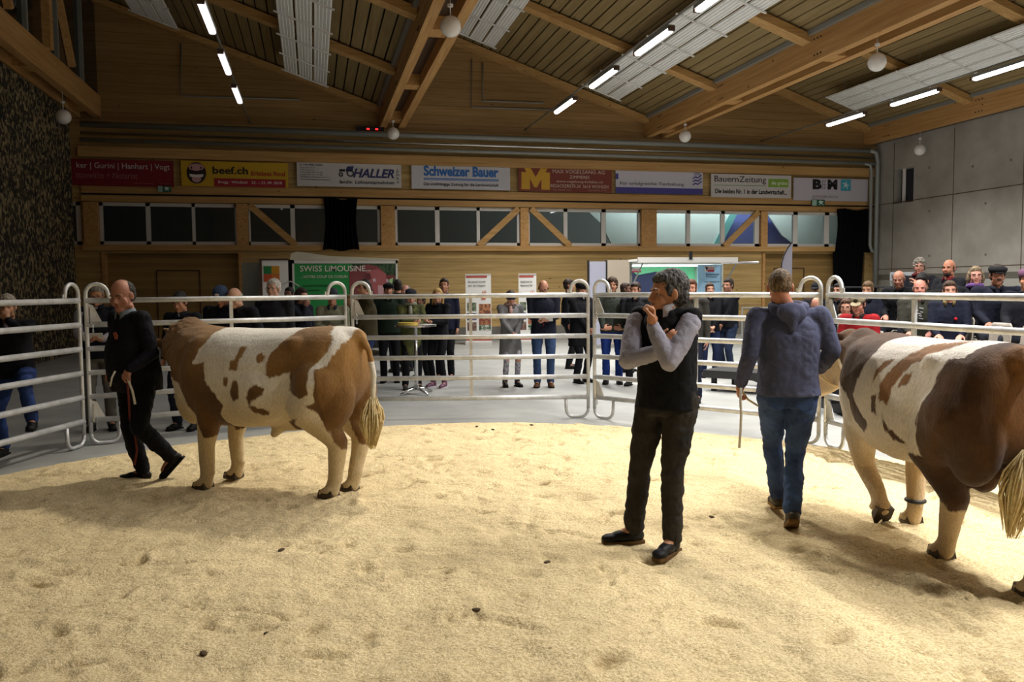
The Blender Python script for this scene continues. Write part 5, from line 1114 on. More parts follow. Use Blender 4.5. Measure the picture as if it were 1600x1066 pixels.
    if look.get('moustache'): part('moustache', MB().ell(c(0, .1, -.05), rr(.028, .012, .009), Mr), hm, t, smooth=True)
    if look.get('glasses'):
        G = MB()
        for sg in (1, -1): G.tube([c(sg * .033 + .024 * math.cos(a), .098, -.002 + .017 * math.sin(a)) for a in np.linspace(0, 6.28, 15)[:-1]], .0022 * hs, 5, True).tube([c(sg * .057, .095, .004), c(sg * .08, .05, .004), c(sg * .083, -.01, -.0)], .002 * hs, 5)
        G.tube([c(-.009, .100, .0), c(.009, .100, .0)], .002 * hs, 5); part('glasses', G, mat('glasses_frame', (.02, .015, .015), .3), t)
    cp = look.get('cap')
    if cp:
        cmx = cloth(cp[1]); kind = cp[0]; K_ = MB(); rg = lambda z, a, b, y=-.012: (c(0, y, z), hx * a * hs, hf_ * b * hs)
        if kind == 'baseball': K_.loft([rg(.030, .087, .100), rg(.07, .088, .102), rg(.105, .076, .088), rg(.130, .045, .055), rg(.136, .012, .014)], 24); K_.ell(c(0, .118, .036), rr(.068, .062, .008), Mr @ Matrix.Rotation(-.25, 3, 'X'), 20, 6)
        elif kind == 'flat': K_.loft([rg(.030, .086, .100), rg(.055, .100, .118, -.002), rg(.085, .100, .115, -.006), rg(.105, .07, .08)], 24); K_.ell(c(0, .112, .036), rr(.058, .032, .008), Mr, 16, 6)
        elif kind == 'beret': K_.loft([rg(.020, .086, .102), rg(.05, .098, .112), rg(.10, .098, .11), rg(.125, .06, .07)], 24)
        elif kind == 'band': K_.loft([rg(.0, .088, .103, -.018), rg(.065, .090, .104, -.018)], 24)
        part('headband' if kind == 'band' else 'cap', K_, cmx, t, smooth=True)
        if len(cp) > 2: part('cap_badge', MB().ell(c(0, .098, .075), rr(.03, .008, .022), Mr), cloth(cp[2]), t, smooth=True)
    # clothes
    fold = (.004, .006, .008)[q]
    def clothfn(amp, fr_=9, st=1.0):
        def f(co, no):
            out = co.copy()
            for i in range(len(co)):
                p = Vector(co[i]); out[i] += no[i] * amp * (noise.noise(Vector((p.x * fr_, p.y * fr_, p.z * fr_ * st))) + .6 * (abs(noise.noise(p * fr_ * 2.2 + V((3, 1, 7)))) * 2 - .5))
            return out
        return f
    vc = (.0165, .0125, .0085)[q]; top = look.get('top', '22242C'); tm = cloth(*top) if isinstance(top, tuple) else cloth(top)
    hem = g('hem', .06); T_ = MB(); bulge = belly
    hm_c = pel - UP * hem * s
    rg = lambda ctr, w_, d_, X=sx, Y=fw: (ctr, X * w_ * bw, Y * d_ * bw)
    hwid = .195 + (.02 if hem > .2 else 0)
    bl = lambda k: fw * bulge * k
    T_.loft([rg(hm_c, hwid, .15 + bulge * .3, px_, pf)] + ([rg(pel, .19, .145, px_, pf)] if hem > .15 else []) + [(pel + UP * .06 * s + bl(.4), (sx + px_).normalized() * (.182 + bulge * .4) * bw, (fw + pf).normalized() * (.145 + bulge * .5) * bw), rg(waist + bl(.5), .178 + bulge * .4, .142 + bulge * .5),
             rg(waist.lerp(chest, .5) + bl(.35), .182 + bulge * .3, .142 + bulge * .35), rg(chest, .188, .140), rg(nb - sp * .10 * s, .18, .118), rg(nb - sp * .045 * s, .13, .088), rg(nb - sp * .005, .078, .072)], 26)
    slv = look.get('sleeve'); sl_m = MB() if slv else T_
    for k in 'rl':
        T_.ell(S[k] - sp * .005 - (sx * (.012 if k == 'r' else -.012) if slv else sx * 0), (.066 * s, .064 * s, .062 * s) if slv else (.078 * s, .072 * s, .075 * s)); T_.cone(nb - sp * .05 * s, S[k] - sp * (.012 if slv else 0), .06 * s, (.054 if slv else .066) * s, 12)
        we = E[k].lerp(W_[k], .94); sr = look.get('sr', 1.0)
        sl_m.chain([S[k].lerp(E[k], .14 if slv else 0), S[k].lerp(E[k], .5), E[k], E[k].lerp(W_[k], .5), we], [(.062 if slv else .070) * s * sr, .064 * s * sr, .056 * s * sr, .050 * s * sr, .041 * s * sr], 14)
    T_.fused(look.get('topname', 'jacket'), tm, t, vc, 3, clothfn(fold, 8, .7))
    if slv: sl_m.fused('sleeves', cloth(slv), t, vc, 2, clothfn(fold * .75, 11, 1))
    if look.get('collar', True):
        ccol = look.get('collarcol'); cm_ = cloth(ccol) if ccol else tm
        op = .5 if ccol else .3; pts = []
        for zz, kk in ((-.035, 1.10), (.032, .93), (.032, .82), (-.02, .86)):
            pts.append([nb + sp * zz * s + (sx * math.cos(a) + fw * math.sin(a)) * .078 * kk * s * 1.02 + fw * (.012 + .018 * max(0, math.sin(a)) ** 2) - sp * (.02 * max(0, math.sin(a)) ** 3) for a in np.linspace(math.pi / 2 + op, math.pi * 2.5 - op, 18)])
        nn = 18; vs = [p for r_ in pts for p in r_]; fs = [(i * nn + j, i * nn + j + 1, ((i + 1) % 4) * nn + j + 1, ((i + 1) % 4) * nn + j) for i in range(4) for j in range(nn - 1)] + [(0, nn, 2 * nn, 3 * nn), (nn - 1, 4 * nn - 1, 3 * nn - 1, 2 * nn - 1)]
        part('collar', MB().raw(vs, fs), cm_, t, smooth=True)
    if look.get('shirt'):
        part('shirt_front', MB().ell(nb - sp * .035 * s + fw * .062 * s, (.034 * s, .02 * s, .055 * s), Mt), cloth(look['shirt']), t, smooth=True)
        if look.get('tie'): part('tie', MB().prism([(-.012, .02), (.012, .02), (.009, 0), (.02, -.16), (0, -.19), (-.02, -.16), (-.009, 0)], 0, .01, lambda u, v, h: nb - sp * .06 * s + sx * u * s + sp * v * s + fw * (.083 + h - v * .25) * s), cloth(look['tie']), t)
    if look.get('scarf'):
        rr_ = .028; S1 = MB().tube([nb + sp * (.012 + .02 * math.sin(a)) * s + (sx * math.cos(a) + fw * math.sin(a)) * .083 * s for a in np.linspace(0, 6.28, 17)[:-1]], rr_ * 1.15, 10, True)
        S1.tube([nb - sp * .02 + (sx * .9 * .02 + fw * .085), nb - sp * .10 + sx * .03 + fw * .12, nb - sp * .2 + sx * .03 + fw * .145], [.03, .035, .028], 10)
        part('scarf', S1, cloth(look['scarf']), t, smooth=True)
    tr = look.get('trousers', '23252E'); trm = cloth(*tr) if isinstance(tr, tuple) else cloth(tr)
    L_ = MB(); L_.loft([rg(pel - UP * .10 * s, .15, .12, px_, pf), rg(pel, .172, .128 + belly * .3, px_, pf), rg(pel + UP * .07 * s, .160, .12 + belly * .4, px_, pf)], 22)
    lw = look.get('legw', 1.0)
    for k in 'rl':
        a2 = K[k].lerp(A[k], .96)
        L_.chain([hp[k], hp[k].lerp(K[k], .5), K[k], K[k].lerp(A[k], .45), a2], [.104 * s * lw, .090 * s * lw, .068 * s * lw, .066 * s * lw, (.062 if lw >= 1 else .046) * s], 16)
    L_.fused('trousers', trm, t, vc, 3, clothfn(fold * 1.15, 9, 1.6))
    for k in 'rl':
        fd = Matrix.Rotation(R(g('ft' + k, 8 if k == 'l' else -8)), 3, 'Z') @ V((0, 1, 0)); tp = R(g('tp' + k, 0)); fh = fd.copy(); fd = (fd * math.cos(tp) + UP * math.sin(tp)).normalized(); un = (UP * math.cos(tp) - fh * math.sin(tp)).normalized(); sd2 = fd.cross(un)
        Mf = Matrix((sd2, fd, un)).transposed(); a_ = A[k]; base = a_ - un * (.085 * s)
        S2 = MB(); S2.ell(base + fd * -.015 + un * .045, (.042 * s, .055 * s, .045 * s), Mf); S2.ell(base + fd * .07 + un * .042, (.045 * s, .09 * s, .042 * s), Mf); S2.ell(base + fd * .155 * s + un * .032, (.046 * s, .06 * s, .032 * s), Mf)
        S2.cone(a_.lerp(K[k], .13), base + un * .05, .05 * s, .05 * s, 12)
        so_ = S2.fused('shoe', cloth(look.get('shoes', '1C1A18'), .45), t, (.012, .009, .007)[q], 2)
        sol = MB().prism([(-.036, -.065), (.036, -.065), (.044, .05), (.046, .15), (.03, .205), (-.03, .205), (-.046, .15), (-.044, .05)], -.002, .018, lambda u, v, h: base + sd2 * u * s + fd * v * s + un * h)
        part('sole', sol, cloth(look.get('sole', '151412')), so_)
    info = dict(t=t, c=c, Mr=Mr, nb=nb, sp=sp, sx=sx, fw=fw, W=W_, E=E, S=S, pel=pel, hc=hc, s=s, A=A, K=K)
    return info
def spot(px, ptop, Z_): p = at(px, ptop, Z_); return Vector((p.x, p.y, 0)), p.z
def stand(label, px, ptop, Z_, face, pose={}, look={}, q=0):
    loc, H = spot(px, ptop, Z_); drop = .02 + .10 * math.sin(R(abs(pose.get('lean', 0)))) ; return person(label, loc, face, H + drop, pose, look, q)
def paper(label, info, k='l', off=(0, .05, .03), size=(.21, .15), col_='D8D6D0', tilt=-35):
    w_ = info['W'][k]; o = MB().box((-size[0] / 2, -size[1] / 2, 0), (size[0] / 2, size[1] / 2, .004)).build('paper_sheet', mat('paper_' + col_, hexc(col_), .7))
    mw_ = info['t'].matrix_basis if False else Matrix.Translation(info['t'].location) @ info['t'].rotation_euler.to_matrix().to_4x4()
    o.matrix_world = mw_ @ Matrix.Translation(Vector(w_) + Vector(off)) @ Matrix.Rotation(R(-tilt), 4, 'X'); return tag(o, label, 'paper')

# ------------------------------------------------------------------ bystanders behind the hurdles, left to right
hold = dict(hr=(.06, .30, 1.12), hl=(-.06, .30, 1.12), er=(.6, -.5, -.6), el=(-.6, -.5, -.6), hdr=(-.5, .8, .1), hdl=(.5, .8, .1), hnr=(0, 0, 1), hnl=(0, 0, 1))
pock = dict(hr=(.24, .04, .86), hl=(-.24, .04, .86))
fold_ = dict(hr=(-.10, .22, 1.18), hl=(.10, .25, 1.24), er=(.8, .1, -.7), el=(-.8, .1, -.7), hdr=(-1, .1, .1), hdl=(1, .0, .1), hnr=(0, -1, 0), hnl=(0, -1, 0))
clasp = dict(hr=(.03, .22, .92), hl=(-.03, .22, .92), er=(.8, -.3, -.2), el=(-.8, -.3, -.2))
def P(d, **k): r = dict(d); r.update(k); return r
person('person leaning at the far left, chin in hand and one foot on the hurdle', cm(-5.16, 8.55), -14, 1.76,
       dict(pelvis=(0, 0, .86), lean=16, head=(8, 8, 0), fl=(-.24, .36, .40), fr=(.14, .02, .085), kl=(-.2, 1, .2), hl=(-.04, .30, 1.42), el=(-.7, .4, -.6), hdl=(.3, -.2, 1), hnl=(.4, -.9, .2), cul=1.1, hr=(.10, .36, .98), er=(.8, -.4, -.4), hdr=(-.6, .7, .2), hnr=(0, 0, 1), curr=.8),
       dict(hair='short', hc=('6A625A', 'A09888'), top='17181F', shirt='B8B0D0', trousers='2A3E72', shoes='141315', skin='A87C60'), 1)
i2 = stand('person in grey striped sleeves and dark vest reading papers behind the left hurdles', 150, 444, 10.0, -22, P(hold, head=(0, 22, 0)),
       dict(hair='short', hc=('6C665E', '9A948A'), top='14161F', sleeve='9C98A0', topname='vest', glasses=1, shirt='C8C4CC', tie='3A3A4A', trousers='6A675F', shoes='1A1818'), 1)
paper('white papers held by the person in the dark vest', i2, 'l', (.08, .12, .04))
stand('person in dark coat with blue tie, just right of the man in black', 284, 457, 10.0, 8, P(pock, head=(0, 22, 0)), dict(hair='short', hc=('17130F',), top='14151B', hem=.3, shirt='B8C0D8', tie='24409A', trousers='1E2230', skin='A87A60'), 1)
stand('person in navy jacket and blue cap with round badge, behind the left bull', 352, 448, 10.6, 4, P(pock, lean=8, head=(0, 30, 0)), dict(hair='short', hc=('2A221C',), cap=('baseball', '35435E', 'C8B8C0'), top='12151F', trousers='1E2436', build=1.1, skin='A8785E'), 1)
stand('bald person in black jacket bending forward behind the left bull', 392, 447, 10.7, 28, P(pock, lean=20, head=(10, 26, 0), round=.04), dict(hair='fringe', hc=('A8A49C',), top='15171D', build=1.1, skin='C49A80', trousers='20222A'), 1)
stand('white-haired person with glasses in charcoal jacket behind the left bull', 428, 437, 11.2, 18, P(pock, head=(6, 4, 0)), dict(hair='short', hc=('C9C5BC', 'A6A29A'), glasses=1, top='24262C', build=1.15, skin='C89C84', collarcol='2A2C34'), 1)
stand('dark-haired person half hidden before the green trailer', 452, 450, 14.5, 10, P(pock), dict(hair='short', hc=('15110E',), top='1A1C24', skin='8A6450'), 0)
stand('person with dark red hair and hand at mouth, before the green trailer', 469, 451, 12.6, -60, P(pock, hr=(.04, .14, 1.42), er=(.5, .2, -.8), hdr=(-.2, .0, 1), cur=1.2, head=(0, 10, 0)), dict(hair='bob', hc=('34201A',), top='1A1D2A', skin='C0907A'), 0)
i9 = stand('person in beige-green jacket behind the joint of the left hurdles', 519, 452, 12.2, -6, P(hold, head=(0, 4, 0)), dict(hair='short', hc=('4A3A2C',), cap=('baseball', '3A4048'), top=('7C7C66', .85, '5E604E', 12), collarcol='2A2E3A', skin='B0806A'), 0)
stand('person with blond hair and green scarf beside the olive-jacketed man', 546, 462, 13.6, -30, P(pock), dict(hair='long', hc=('9A8458', '6E5A34'), scarf='4A5A34', top='2A2E24', skin='B88C6C'), 0)
stand('person in olive-brown jacket and jeans looking left, behind the bull rump', 571, 438, 12.7, 68, P(clasp, head=(18, 8, 0)), dict(hair='short', hc=('1C1612',), top='3C3622', trousers='27365E', build=1.1, skin='B4846A'), 0)
stand('person in dark green jacket and black cap facing the ring', 607, 443, 14.8, -6, P(pock), dict(hair='short', hc=('2A221C',), cap=('flat', '14161A'), top='1B2A20', shirt='C8C4BC', trousers='15161C', skin='B8826A', build=1.1), 0)
stand('dark-haired person seen from behind near the cow picture', 621, 438, 16.5, 160, P(pock), dict(hair='short', hc=('241814',), top='1A1A20'), 0)
stand('grey-haired person behind the woman at the high table', 634, 446, 16.8, 40, P(pock), dict(hair='receding', hc=('8A827C',), top='22222A', skin='B8887A'), 0)
i15 = stand('woman in long olive-yellow coat reading at the high table', 641, 453, 13.75, -18, P(hold, hem=.42, hr=(.0, .33, 1.13), head=(-4, 26, 0)), dict(hair='short', hc=('2A1C14',), cap=('beret', '20242E'), top=('5E6234', .9, '3A3E2C', 9), scarf='8A8E80', trousers='15161A', shoes='3A3630', skin='C4927C'), 1)
stand('person in black hidden between the two women at the high table', 658, 462, 15.3, 30, P(pock), dict(hair='short', hc=('15110E',), top='101116', trousers='101116', skin='9A705A'), 0)
i17 = stand('blond long-haired woman in black jacket and pink sneakers at the high table', 684, 452, 14.0, 26, P(hold, head=(22, 4, 0)), dict(hair='long', hc=('C8A868', '8A6C38'), top='12131A', trousers='14151B', shoes='7A5468', sole='C8C4CC', legw=.9, skin='CC9C84'), 1)
stand('tall person in navy jacket standing behind the blond woman', 694, 436, 15.2, 4, P(pock), dict(hair='short', hc=('3A281A',), top='1A1E34', trousers='15161C', skin='B8866C'), 0)
i19 = stand('woman in grey coat, pink scarf and blue headband with white leggings', 797, 454, 14.0, -16, P(clasp, hem=.36, head=(-4, 30, 0), fr=(.10, -.02, .085)), dict(hair='short', hc=('4A3A30',), cap=('band', '2A3050'), top='7C7C7E', scarf='A8867E', trousers=('C8C4CC', .8, '6A6878', 26), shoes='1C1A1C', legw=.82, skin='C08C78'), 1)
i20 = stand('bald person with glasses in navy jacket and jeans reading a paper', 849, 437, 13.9, 2, P(hold, head=(0, 34, 0), hl=(-.06, .30, 1.14)), dict(hair='fringe', hc=('6A5A4C',), glasses=1, top='171B2A', shirt='C8C4D0', trousers='34496E', shoes='5A3A22', build=1.12, skin='C08C74'), 1)
tq = i20; part('red_lining', MB().bar(tq['nb'] + tq['fw'] * .10 + tq['sx'] * -.01 - tq['sp'] * .06, tq['nb'] + tq['fw'] * .165 - tq['sp'] * .50, .012, .012), cloth('A02028'), tq['t'], 'red zip line')
paper('white sheet held by the bald person in jeans', i20, 'l', (.02, .10, .03), (.22, .15))
stand('person in black jacket looking right, behind the bald man in jeans', 888, 437, 17.0, -82, P(pock), dict(hair='short', hc=('2A1C14',), top='14161E', trousers='14151A', skin='A8745C'), 0)
stand('person in black beret and long black coat beside the hurdle joint', 907, 442, 14.5, -38, P(clasp, hem=.28, head=(-18, 10, 0)), dict(hair='short', hc=('1A1614',), cap=('beret', '0E0E12'), top='101116', shirt='D0CCD0', tie='15151A', trousers='12131A', build=1.12, skin='B08068'), 1)
stand('curly-haired person in grey-green jacket and blue overalls', 957, 435, 14.3, 6, P(fold_, hr=(.16, .20, .95), hl=(-.16, .20, .95), head=(0, 4, 0)), dict(hair='curly', hc=('4A3624', '2A1C12'), top='353A34', trousers='1F3A86', shoes='1C1A18', build=1.08, skin='B8866C'), 1)
stand('brown-haired person glimpsed behind the curly-haired one', 977, 443, 16.2, -70, P(pock), dict(hair='short', hc=('3A281C',), top='1A1B22', skin='7A5644'), 0)
stand('person in black zipped jacket next to the grey-haired judge', 994, 442, 14.0, 20, P(hold, head=(-14, 10, 0)), dict(hair='short', hc=('34241A',), top='16171C', trousers='15161B', skin='B8886E', build=1.1), 1)
stand('red-haired person in brown-grey jacket right behind the judge', 1080, 438, 12.0, 24, P(pock, head=(6, 4, 0)), dict(hair='short', hc=('5E3420',), top='3A3834', collarcol='5A564C', trousers='1E2436', skin='C08C74'), 1)
stand('boy in black jacket and jeans before the pale blue panel', 1109, 443, 15.2, 2, P(clasp), dict(hair='short', hc=('4A3828',), top='121318', trousers='1E2A4A', skin='C09078'), 0)
stand('person in dark jacket and jeans in profile, right of the trailer', 1139, 436, 15.3, 62, P(clasp, head=(14, 4, 0)), dict(hair='short', hc=('2C221C',), top='13141B', trousers='28344E', skin='A87A64', collarcol='8A8A90'), 0)

# ------------------------------------------------------------------ seated spectators on the low stand at the right
ST = 3  # rows
seat_m = mat('seat_shell_beige', hexc('9A9288'), .45)
steps = [(4.25, 5.05, .18), (5.05, 5.72, .36), (5.72, 6.9, .55)]
Mst = Matrix((( CR.x, CF.x, 0, 0), (CR.y, CF.y, 0, 0), (0, 0, 1, 0), (0, 0, 0, 1)))
for k, (a, b, h) in enumerate(steps):
    st_ = MB().box((a, 6.6, 0), (b, 14.6, h), Mst); o = st_.build('stand_step', mat('stand_dark', (.03, .03, .032), .7), None); o['kind'] = 'structure'
def seat(lat, Z_, z, label, group='beige shell seats of the stand'):
    t = thing('stadium_seat', label, 'seat', cm(lat, Z_, 0), group); F = -CR; t.rotation_euler = (0, 0, math.atan2(F.y, F.x) - math.pi / 2)
    fl = [h for a, b, h in steps if a <= lat + .1 < b]; fl = fl[0] if fl else 0
    vs = []; prof = [(.22, -.03), (.20, .0), (.05, -.015), (-.14, .0), (-.19, .05), (-.215, .2), (-.235, .40), (-.24, .44)]
    n = 9; fs = []
    for sgn in (0, 1):
        for j, (y, zz) in enumerate(prof):
            for i in range(n):
                u = (i / (n - 1) - .5) * 2; wd = .21 * (1 if j < 6 else (.98, .80)[j - 6]); vs.append((u * wd, y + .035 * u * u * (j > 3) + sgn * (-.012 if j > 3 else 0), z + zz + .02 * u * u * (j <= 3) - (.012 if sgn and j <= 3 else 0)))
    N = len(prof) * n
    for j in range(len(prof) - 1):
        for i in range(n - 1):
            q_ = j * n + i; fs += [(q_, q_ + 1, q_ + n + 1, q_ + n), (N + q_, N + q_ + n, N + q_ + n + 1, N + q_ + 1)]
    for i in range(n - 1): fs += [(i, N + i, N + i + 1, i + 1), ((len(prof) - 1) * n + i, (len(prof) - 1) * n + i + 1, N + (len(prof) - 1) * n + i + 1, N + (len(prof) - 1) * n + i)]
    for j in range(len(prof) - 1): fs += [(j * n, (j + 1) * n, N + (j + 1) * n, N + j * n), (j * n + n - 1, N + j * n + n - 1, N + (j + 1) * n + n - 1, (j + 1) * n + n - 1)]
    part('shell', MB().raw(vs, fs), seat_m, t, smooth=True); part('bracket', MB().box((-.03, -.12, fl), (.03, -.02, z - .02)), m_blackp, t)
    return t
def sit(label, px, ptop, Z_, face, pose={}, look={}, q=1):
    p = at(px, ptop, Z_); s_ = look.get('size', .97); zs = p.z - .86 * s_
    base = Vector((p.x, p.y, 0)); lat = (base - Vector((0, 0, 0))).dot(CR)
    fl = .18 if lat < 5.05 else .36 if lat < 5.72 else .55
    zs = max(zs, fl + .36); H = 1.78 * s_; pz = zs + .09
    ps = dict(pelvis=(0, 0, pz), fl=(-.13, .44, fl + .085), fr=(.13, .44, fl + .085), kl=(-.1, .2, 1), kr=(.1, .2, 1), hr=(.12, .32, zs + .22), hl=(-.12, .32, zs + .22), hdr=(-.3, 1, -.2), hdl=(.3, 1, -.2), hnr=(0, 0, -1), hnl=(0, 0, -1), hem=.02)
    ps.update(pose)
    for k in ('hr', 'hl'):
        if k in pose: ps[k] = (pose[k][0], pose[k][1], zs + pose[k][2])
    r = person(label, base, face, H, ps, look, q)
    seat(lat + .0, base.dot(CF), zs, 'beige shell seat under the ' + ' '.join(label.split()[:10])); return r
sit('person in dark cap sitting behind the right hurdle joint', 1277, 449, 13.2, 40, {}, dict(hair='short', hc=('1A1412',), cap=('baseball', '17181E'), top='1A1418', skin='8A6450'), 0)
sit('person with high forehead sitting behind the right hurdle joint', 1279, 469, 12.2, 30, dict(lean=10, head=(0, 25, 0)), dict(hair='receding', hc=('5A3A2C',), top='2A1C1C', skin='B4806C'), 0)
sit('person in black sitting behind the woman with glasses', 1311, 450, 12.9, 50, {}, dict(hair='short', hc=('1C1612',), top='12141C', skin='9A6E5A'), 0)
sit('woman with brown hair, glasses and pale scarf in the front row', 1322, 475, 11.2, 42, dict(head=(14, 6, 0)), dict(hair='bob', hc=('5A3E28', '34221A'), glasses=1, scarf='B8B0A0', top='14161C', skin='C49680', size=.93))
i33 = sit('person in beige cap and bright red jacket in the front row', 1346, 467, 10.8, 42, dict(lean=8, head=(4, 16, 0)), dict(hair='short', hc=('2E2018',), cap=('baseball', '9A8E74', '3A3428'), top='A01E24', collarcol='2A2024', skin='B8806C', size=1.0))
sit('person with dark blond hair in navy jacket, behind the beige cap', 1357, 447, 12.4, 40, dict(head=(0, 10, 0)), dict(hair='short', hc=('6A5438',), top='161A28', skin='B08468'), 0)
sit('balding person in black jacket left of the woman with red scarf', 1409, 428, 12.2, 40, dict(lean=12, head=(4, 22, 0)), dict(hair='fringe', hc=('5A4A40',), top='121318', skin='B07C66'))
sit('woman with grey hair, glasses and dark red scarf in the back row', 1437, 411, 12.9, 30, dict(head=(0, 4, 0)), dict(hair='curly', hc=('8A8276', '5A544C'), glasses=1, scarf='5A1E1E', top='17171D', skin='B88470', size=1.0))
sit('dark-haired person bowing with a hand at the brow', 1450, 431, 11.9, 52, dict(lean=12, head=(6, 34, 0), hl=(.04, .22, .70), el=(-.5, .6, -.5), hdl=(.5, .1, .8)), dict(hair='short', hc=('14100E',), top='1C1C1A', skin='B8866E'))
i38 = sit('bald red-faced person in olive jacket with white print on the shirt', 1437, 445, 10.8, 24, dict(head=(0, 4, 0)), dict(hair='fringe', hc=('8A7A70',), top='34342C', skin='C08070', build=1.1, trousers='2A3350'))
for j, (u, v, a_, b_) in enumerate(((-.03, .10, .05, .012), (.02, .125, .03, .014), (-.035, .15, .025, .012), (.0, .17, .06, .012), (-.02, .20, .035, .014), (.025, .215, .03, .01), (-.03, .235, .05, .012))):
    pc = i38['nb'] + i38['fw'] * .150 - i38['sp'] * v + i38['sx'] * (u + .01); part('shirt_print', MB().bar(pc - i38['sx'] * a_ / 2 - i38['sp'] * .006, pc + i38['sx'] * a_ / 2 + i38['sp'] * .006, .01, b_), cloth('B8B8BC'), i38['t'], 'white print on the shirt')
sit('bearded bald person looking left in the back row', 1484, 413, 11.9, 66, dict(head=(14, 4, 0)), dict(hair='fringe', hc=('2E201A',), beard=1, top='17191F', collarcol='7A1E28', skin='B0785E', size=1.0))
i40 = sit('woman with tied-back hair in navy jacket with red badge', 1484, 448, 10.3, 26, dict(head=(4, 4, 0)), dict(hair='short', hc=('4A3424',), top='14182A', collarcol='7A6A48', skin='C08C78', size=.95, trousers='2C3556'))
part('jacket_badge', MB().ell(i40['nb'] + i40['fw'] * .15 - i40['sp'] * .20 - i40['sx'] * .07, (.02, .012, .02)), cloth('B0202C'), i40['t'], 'red jacket badge')
sit('smiling woman with glasses and purple scarf in the back row', 1524, 425, 10.9, 24, dict(head=(4, 2, 0)), dict(hair='bob', hc=('8A7A60', '5A4A38'), glasses=1, scarf='6A4C86', top='15161C', skin='C89080', size=.98))
i42 = sit('person with black flat cap and moustache in navy coat', 1558, 423, 10.15, 22, dict(head=(4, 6, 0)), dict(hair='short', hc=('2A1E18',), cap=('flat', '15161A'), moustache=1, top='121625', skin='A87660', size=1.0, build=1.15))
part('coat_badge', MB().ell(i42['nb'] + i42['fw'] * .155 - i42['sp'] * .24 - i42['sx'] * .09, (.022, .012, .02)), cloth('A8903A'), i42['t'], 'yellow coat badge')
sit('person cut by the right edge of the picture with lilac hat', 1606, 430, 9.7, 40, {}, dict(hair='short', hc=('3A2A20',), cap=('beret', '7A5470'), top='15161E', size=.98))
for k, (lat, Z_, z) in enumerate(((6.1, 11.55, 1.0), (6.1, 9.55, 1.0), (5.40, 9.45, .80), (5.40, 8.85, .80), (5.40, 8.2, .80), (4.65, 8.3, .62), (4.65, 7.7, .62), (6.1, 9.0, 1.0))):
    seat(lat, Z_, z, ('empty beige seat between the bearded man and the woman with purple scarf', 'empty beige seat right of the flat-capped man', 'empty beige seat above the rump of the right bull', 'empty beige seat at the right edge, lower row',
                      'empty beige seat hidden at the right edge, middle row', 'empty beige front-row seat left of its neighbour', 'empty beige front-row seat nearest the camera', 'empty beige seat at the far right of the back row')[k])

# ------------------------------------------------------------------ the three men in the ring
def loc_of(root, face):
    th = R(face); F = (-CF * math.cos(th) - CR * math.sin(th)); ang = math.atan2(F.y, F.x) - math.pi / 2
    M = (Matrix.Translation(root) @ Matrix.Rotation(ang, 4, 'Z')).inverted()
    return lambda px, py, Z_: M @ at(px, py, Z_)
GZ = .04
# judge with folded arms
rt = gp(1032, 856, GZ); rt.z = GZ; fc = 40; Zj = rt.dot(CF); J = loc_of(rt, fc)
lj = dict(wl=J(1019, 508, Zj - .19), el=J(1046, 566, Zj - .29), wr=J(1032, 549, Zj - .20), er=J(982, 563, Zj - .10), head=J(1043, 457, Zj - .03))
fl, fr_ = J(1050, 845, Zj - .10), J(990, 838, Zj + .10)
fl.z = .085; fr_.z = .085
jd = person('grey-haired man in black vest and pale shirt, fist at his mouth', rt, fc, 1.80,
            dict(pelvis=J(1042, 622, Zj), ptw=0, lean=3, head=(-40, 6, 0), fl=fl, fr=fr_, ftl=2, ftr=-42, kl=(.1, 1, 0), kr=(-.1, 1, 0), hdl=(-.05, .05, 1), hnl=(.5, .5, -.1), htl=(0, .5, .5), cul=1.35, thl=.9, hdr=(-.75, .1, .75), hnr=(.1, -1, 0), cur=.6, htr=(0, -.2, 1), gaze=(-.003, 0)),
            dict(hair='short', hc=('6A6866', '1E1C1C'), top='121316', sleeve='A8A6B4', sr=1.05, topname='vest', collarcol='C8C6CC', trousers=('393530', .9, '22201D', 3), shoes='1A1A1C', sole='6A5030', legw=1.04, skin='C08C68', handscale=1.12, build=1.04, headscale=1.12), 2, joints=lj)
part('vest_emblem', MB().ell(jd['nb'] + jd['fw'] * .158 - jd['sp'] * .15 - jd['sx'] * .06, (.03, .008, .018)), cloth('8A2024'), jd['t'], 'red emblem on the vest')
# man in black leading the left bull
rt = gp(213, 747, GZ); rt.z = GZ; fc = 36; Z1_ = rt.dot(CF); J = loc_of(rt, fc)
l1 = dict(head=J(190, 461, Z1_ - .10), wl=J(202, 578, Z1_ - .36), el=J(238, 552, Z1_ - .22), wr=J(178, 580, Z1_ - .05), er=J(182, 540, Z1_ + .14))
f1_, f2_ = J(224, 736, Z1_ + .05), J(268, 714, Z1_ - .02)
hd1 = person('heavy balding man in black jacket leading the left bull', rt, fc, 1.80,
             dict(pelvis=J(214, 588, Z1_ + .0), lean=7, head=(26, 20, 0), fr=f1_, fl=f2_, ftl=-46, ftr=-44, tpl=-48, kl=(-.3, 1, 0), kr=(-.3, 1, 0), hdl=(.5, .3, -.7), hnl=(.2, -.6, -.6), cul=1.2, thl=.8, hdr=(0, .2, -1), cur=1.0, hem=.12),
             dict(hair='receding', hc=('2E2620',), top='12121A', collarcol='7C8890', shirt='C0BCC8', trousers='10111A', shoes='131215', fat=.012, belly=.07, build=1.12, headscale=1.08, skin='A87660', legw=1.08), 2, joints=l1)
part('jacket_badge', MB().prism([(-.03, 0), (0, .03), (.035, .02), (.02, -.03), (-.01, -.035)], 0, .008, lambda u, v, h: hd1['nb'] - hd1['sp'] * .17 + hd1['fw'] * (.17 + h) + hd1['sx'] * (u - .07) + hd1['sp'] * v), cloth('A85A40'), hd1['t'], 'orange badge on the jacket')
def rope(label, pts, r_, m, extra=None):
    return tag(MB().tube(pts, r_, 7).build('lead_rope', m, None, True), label, 'rope')
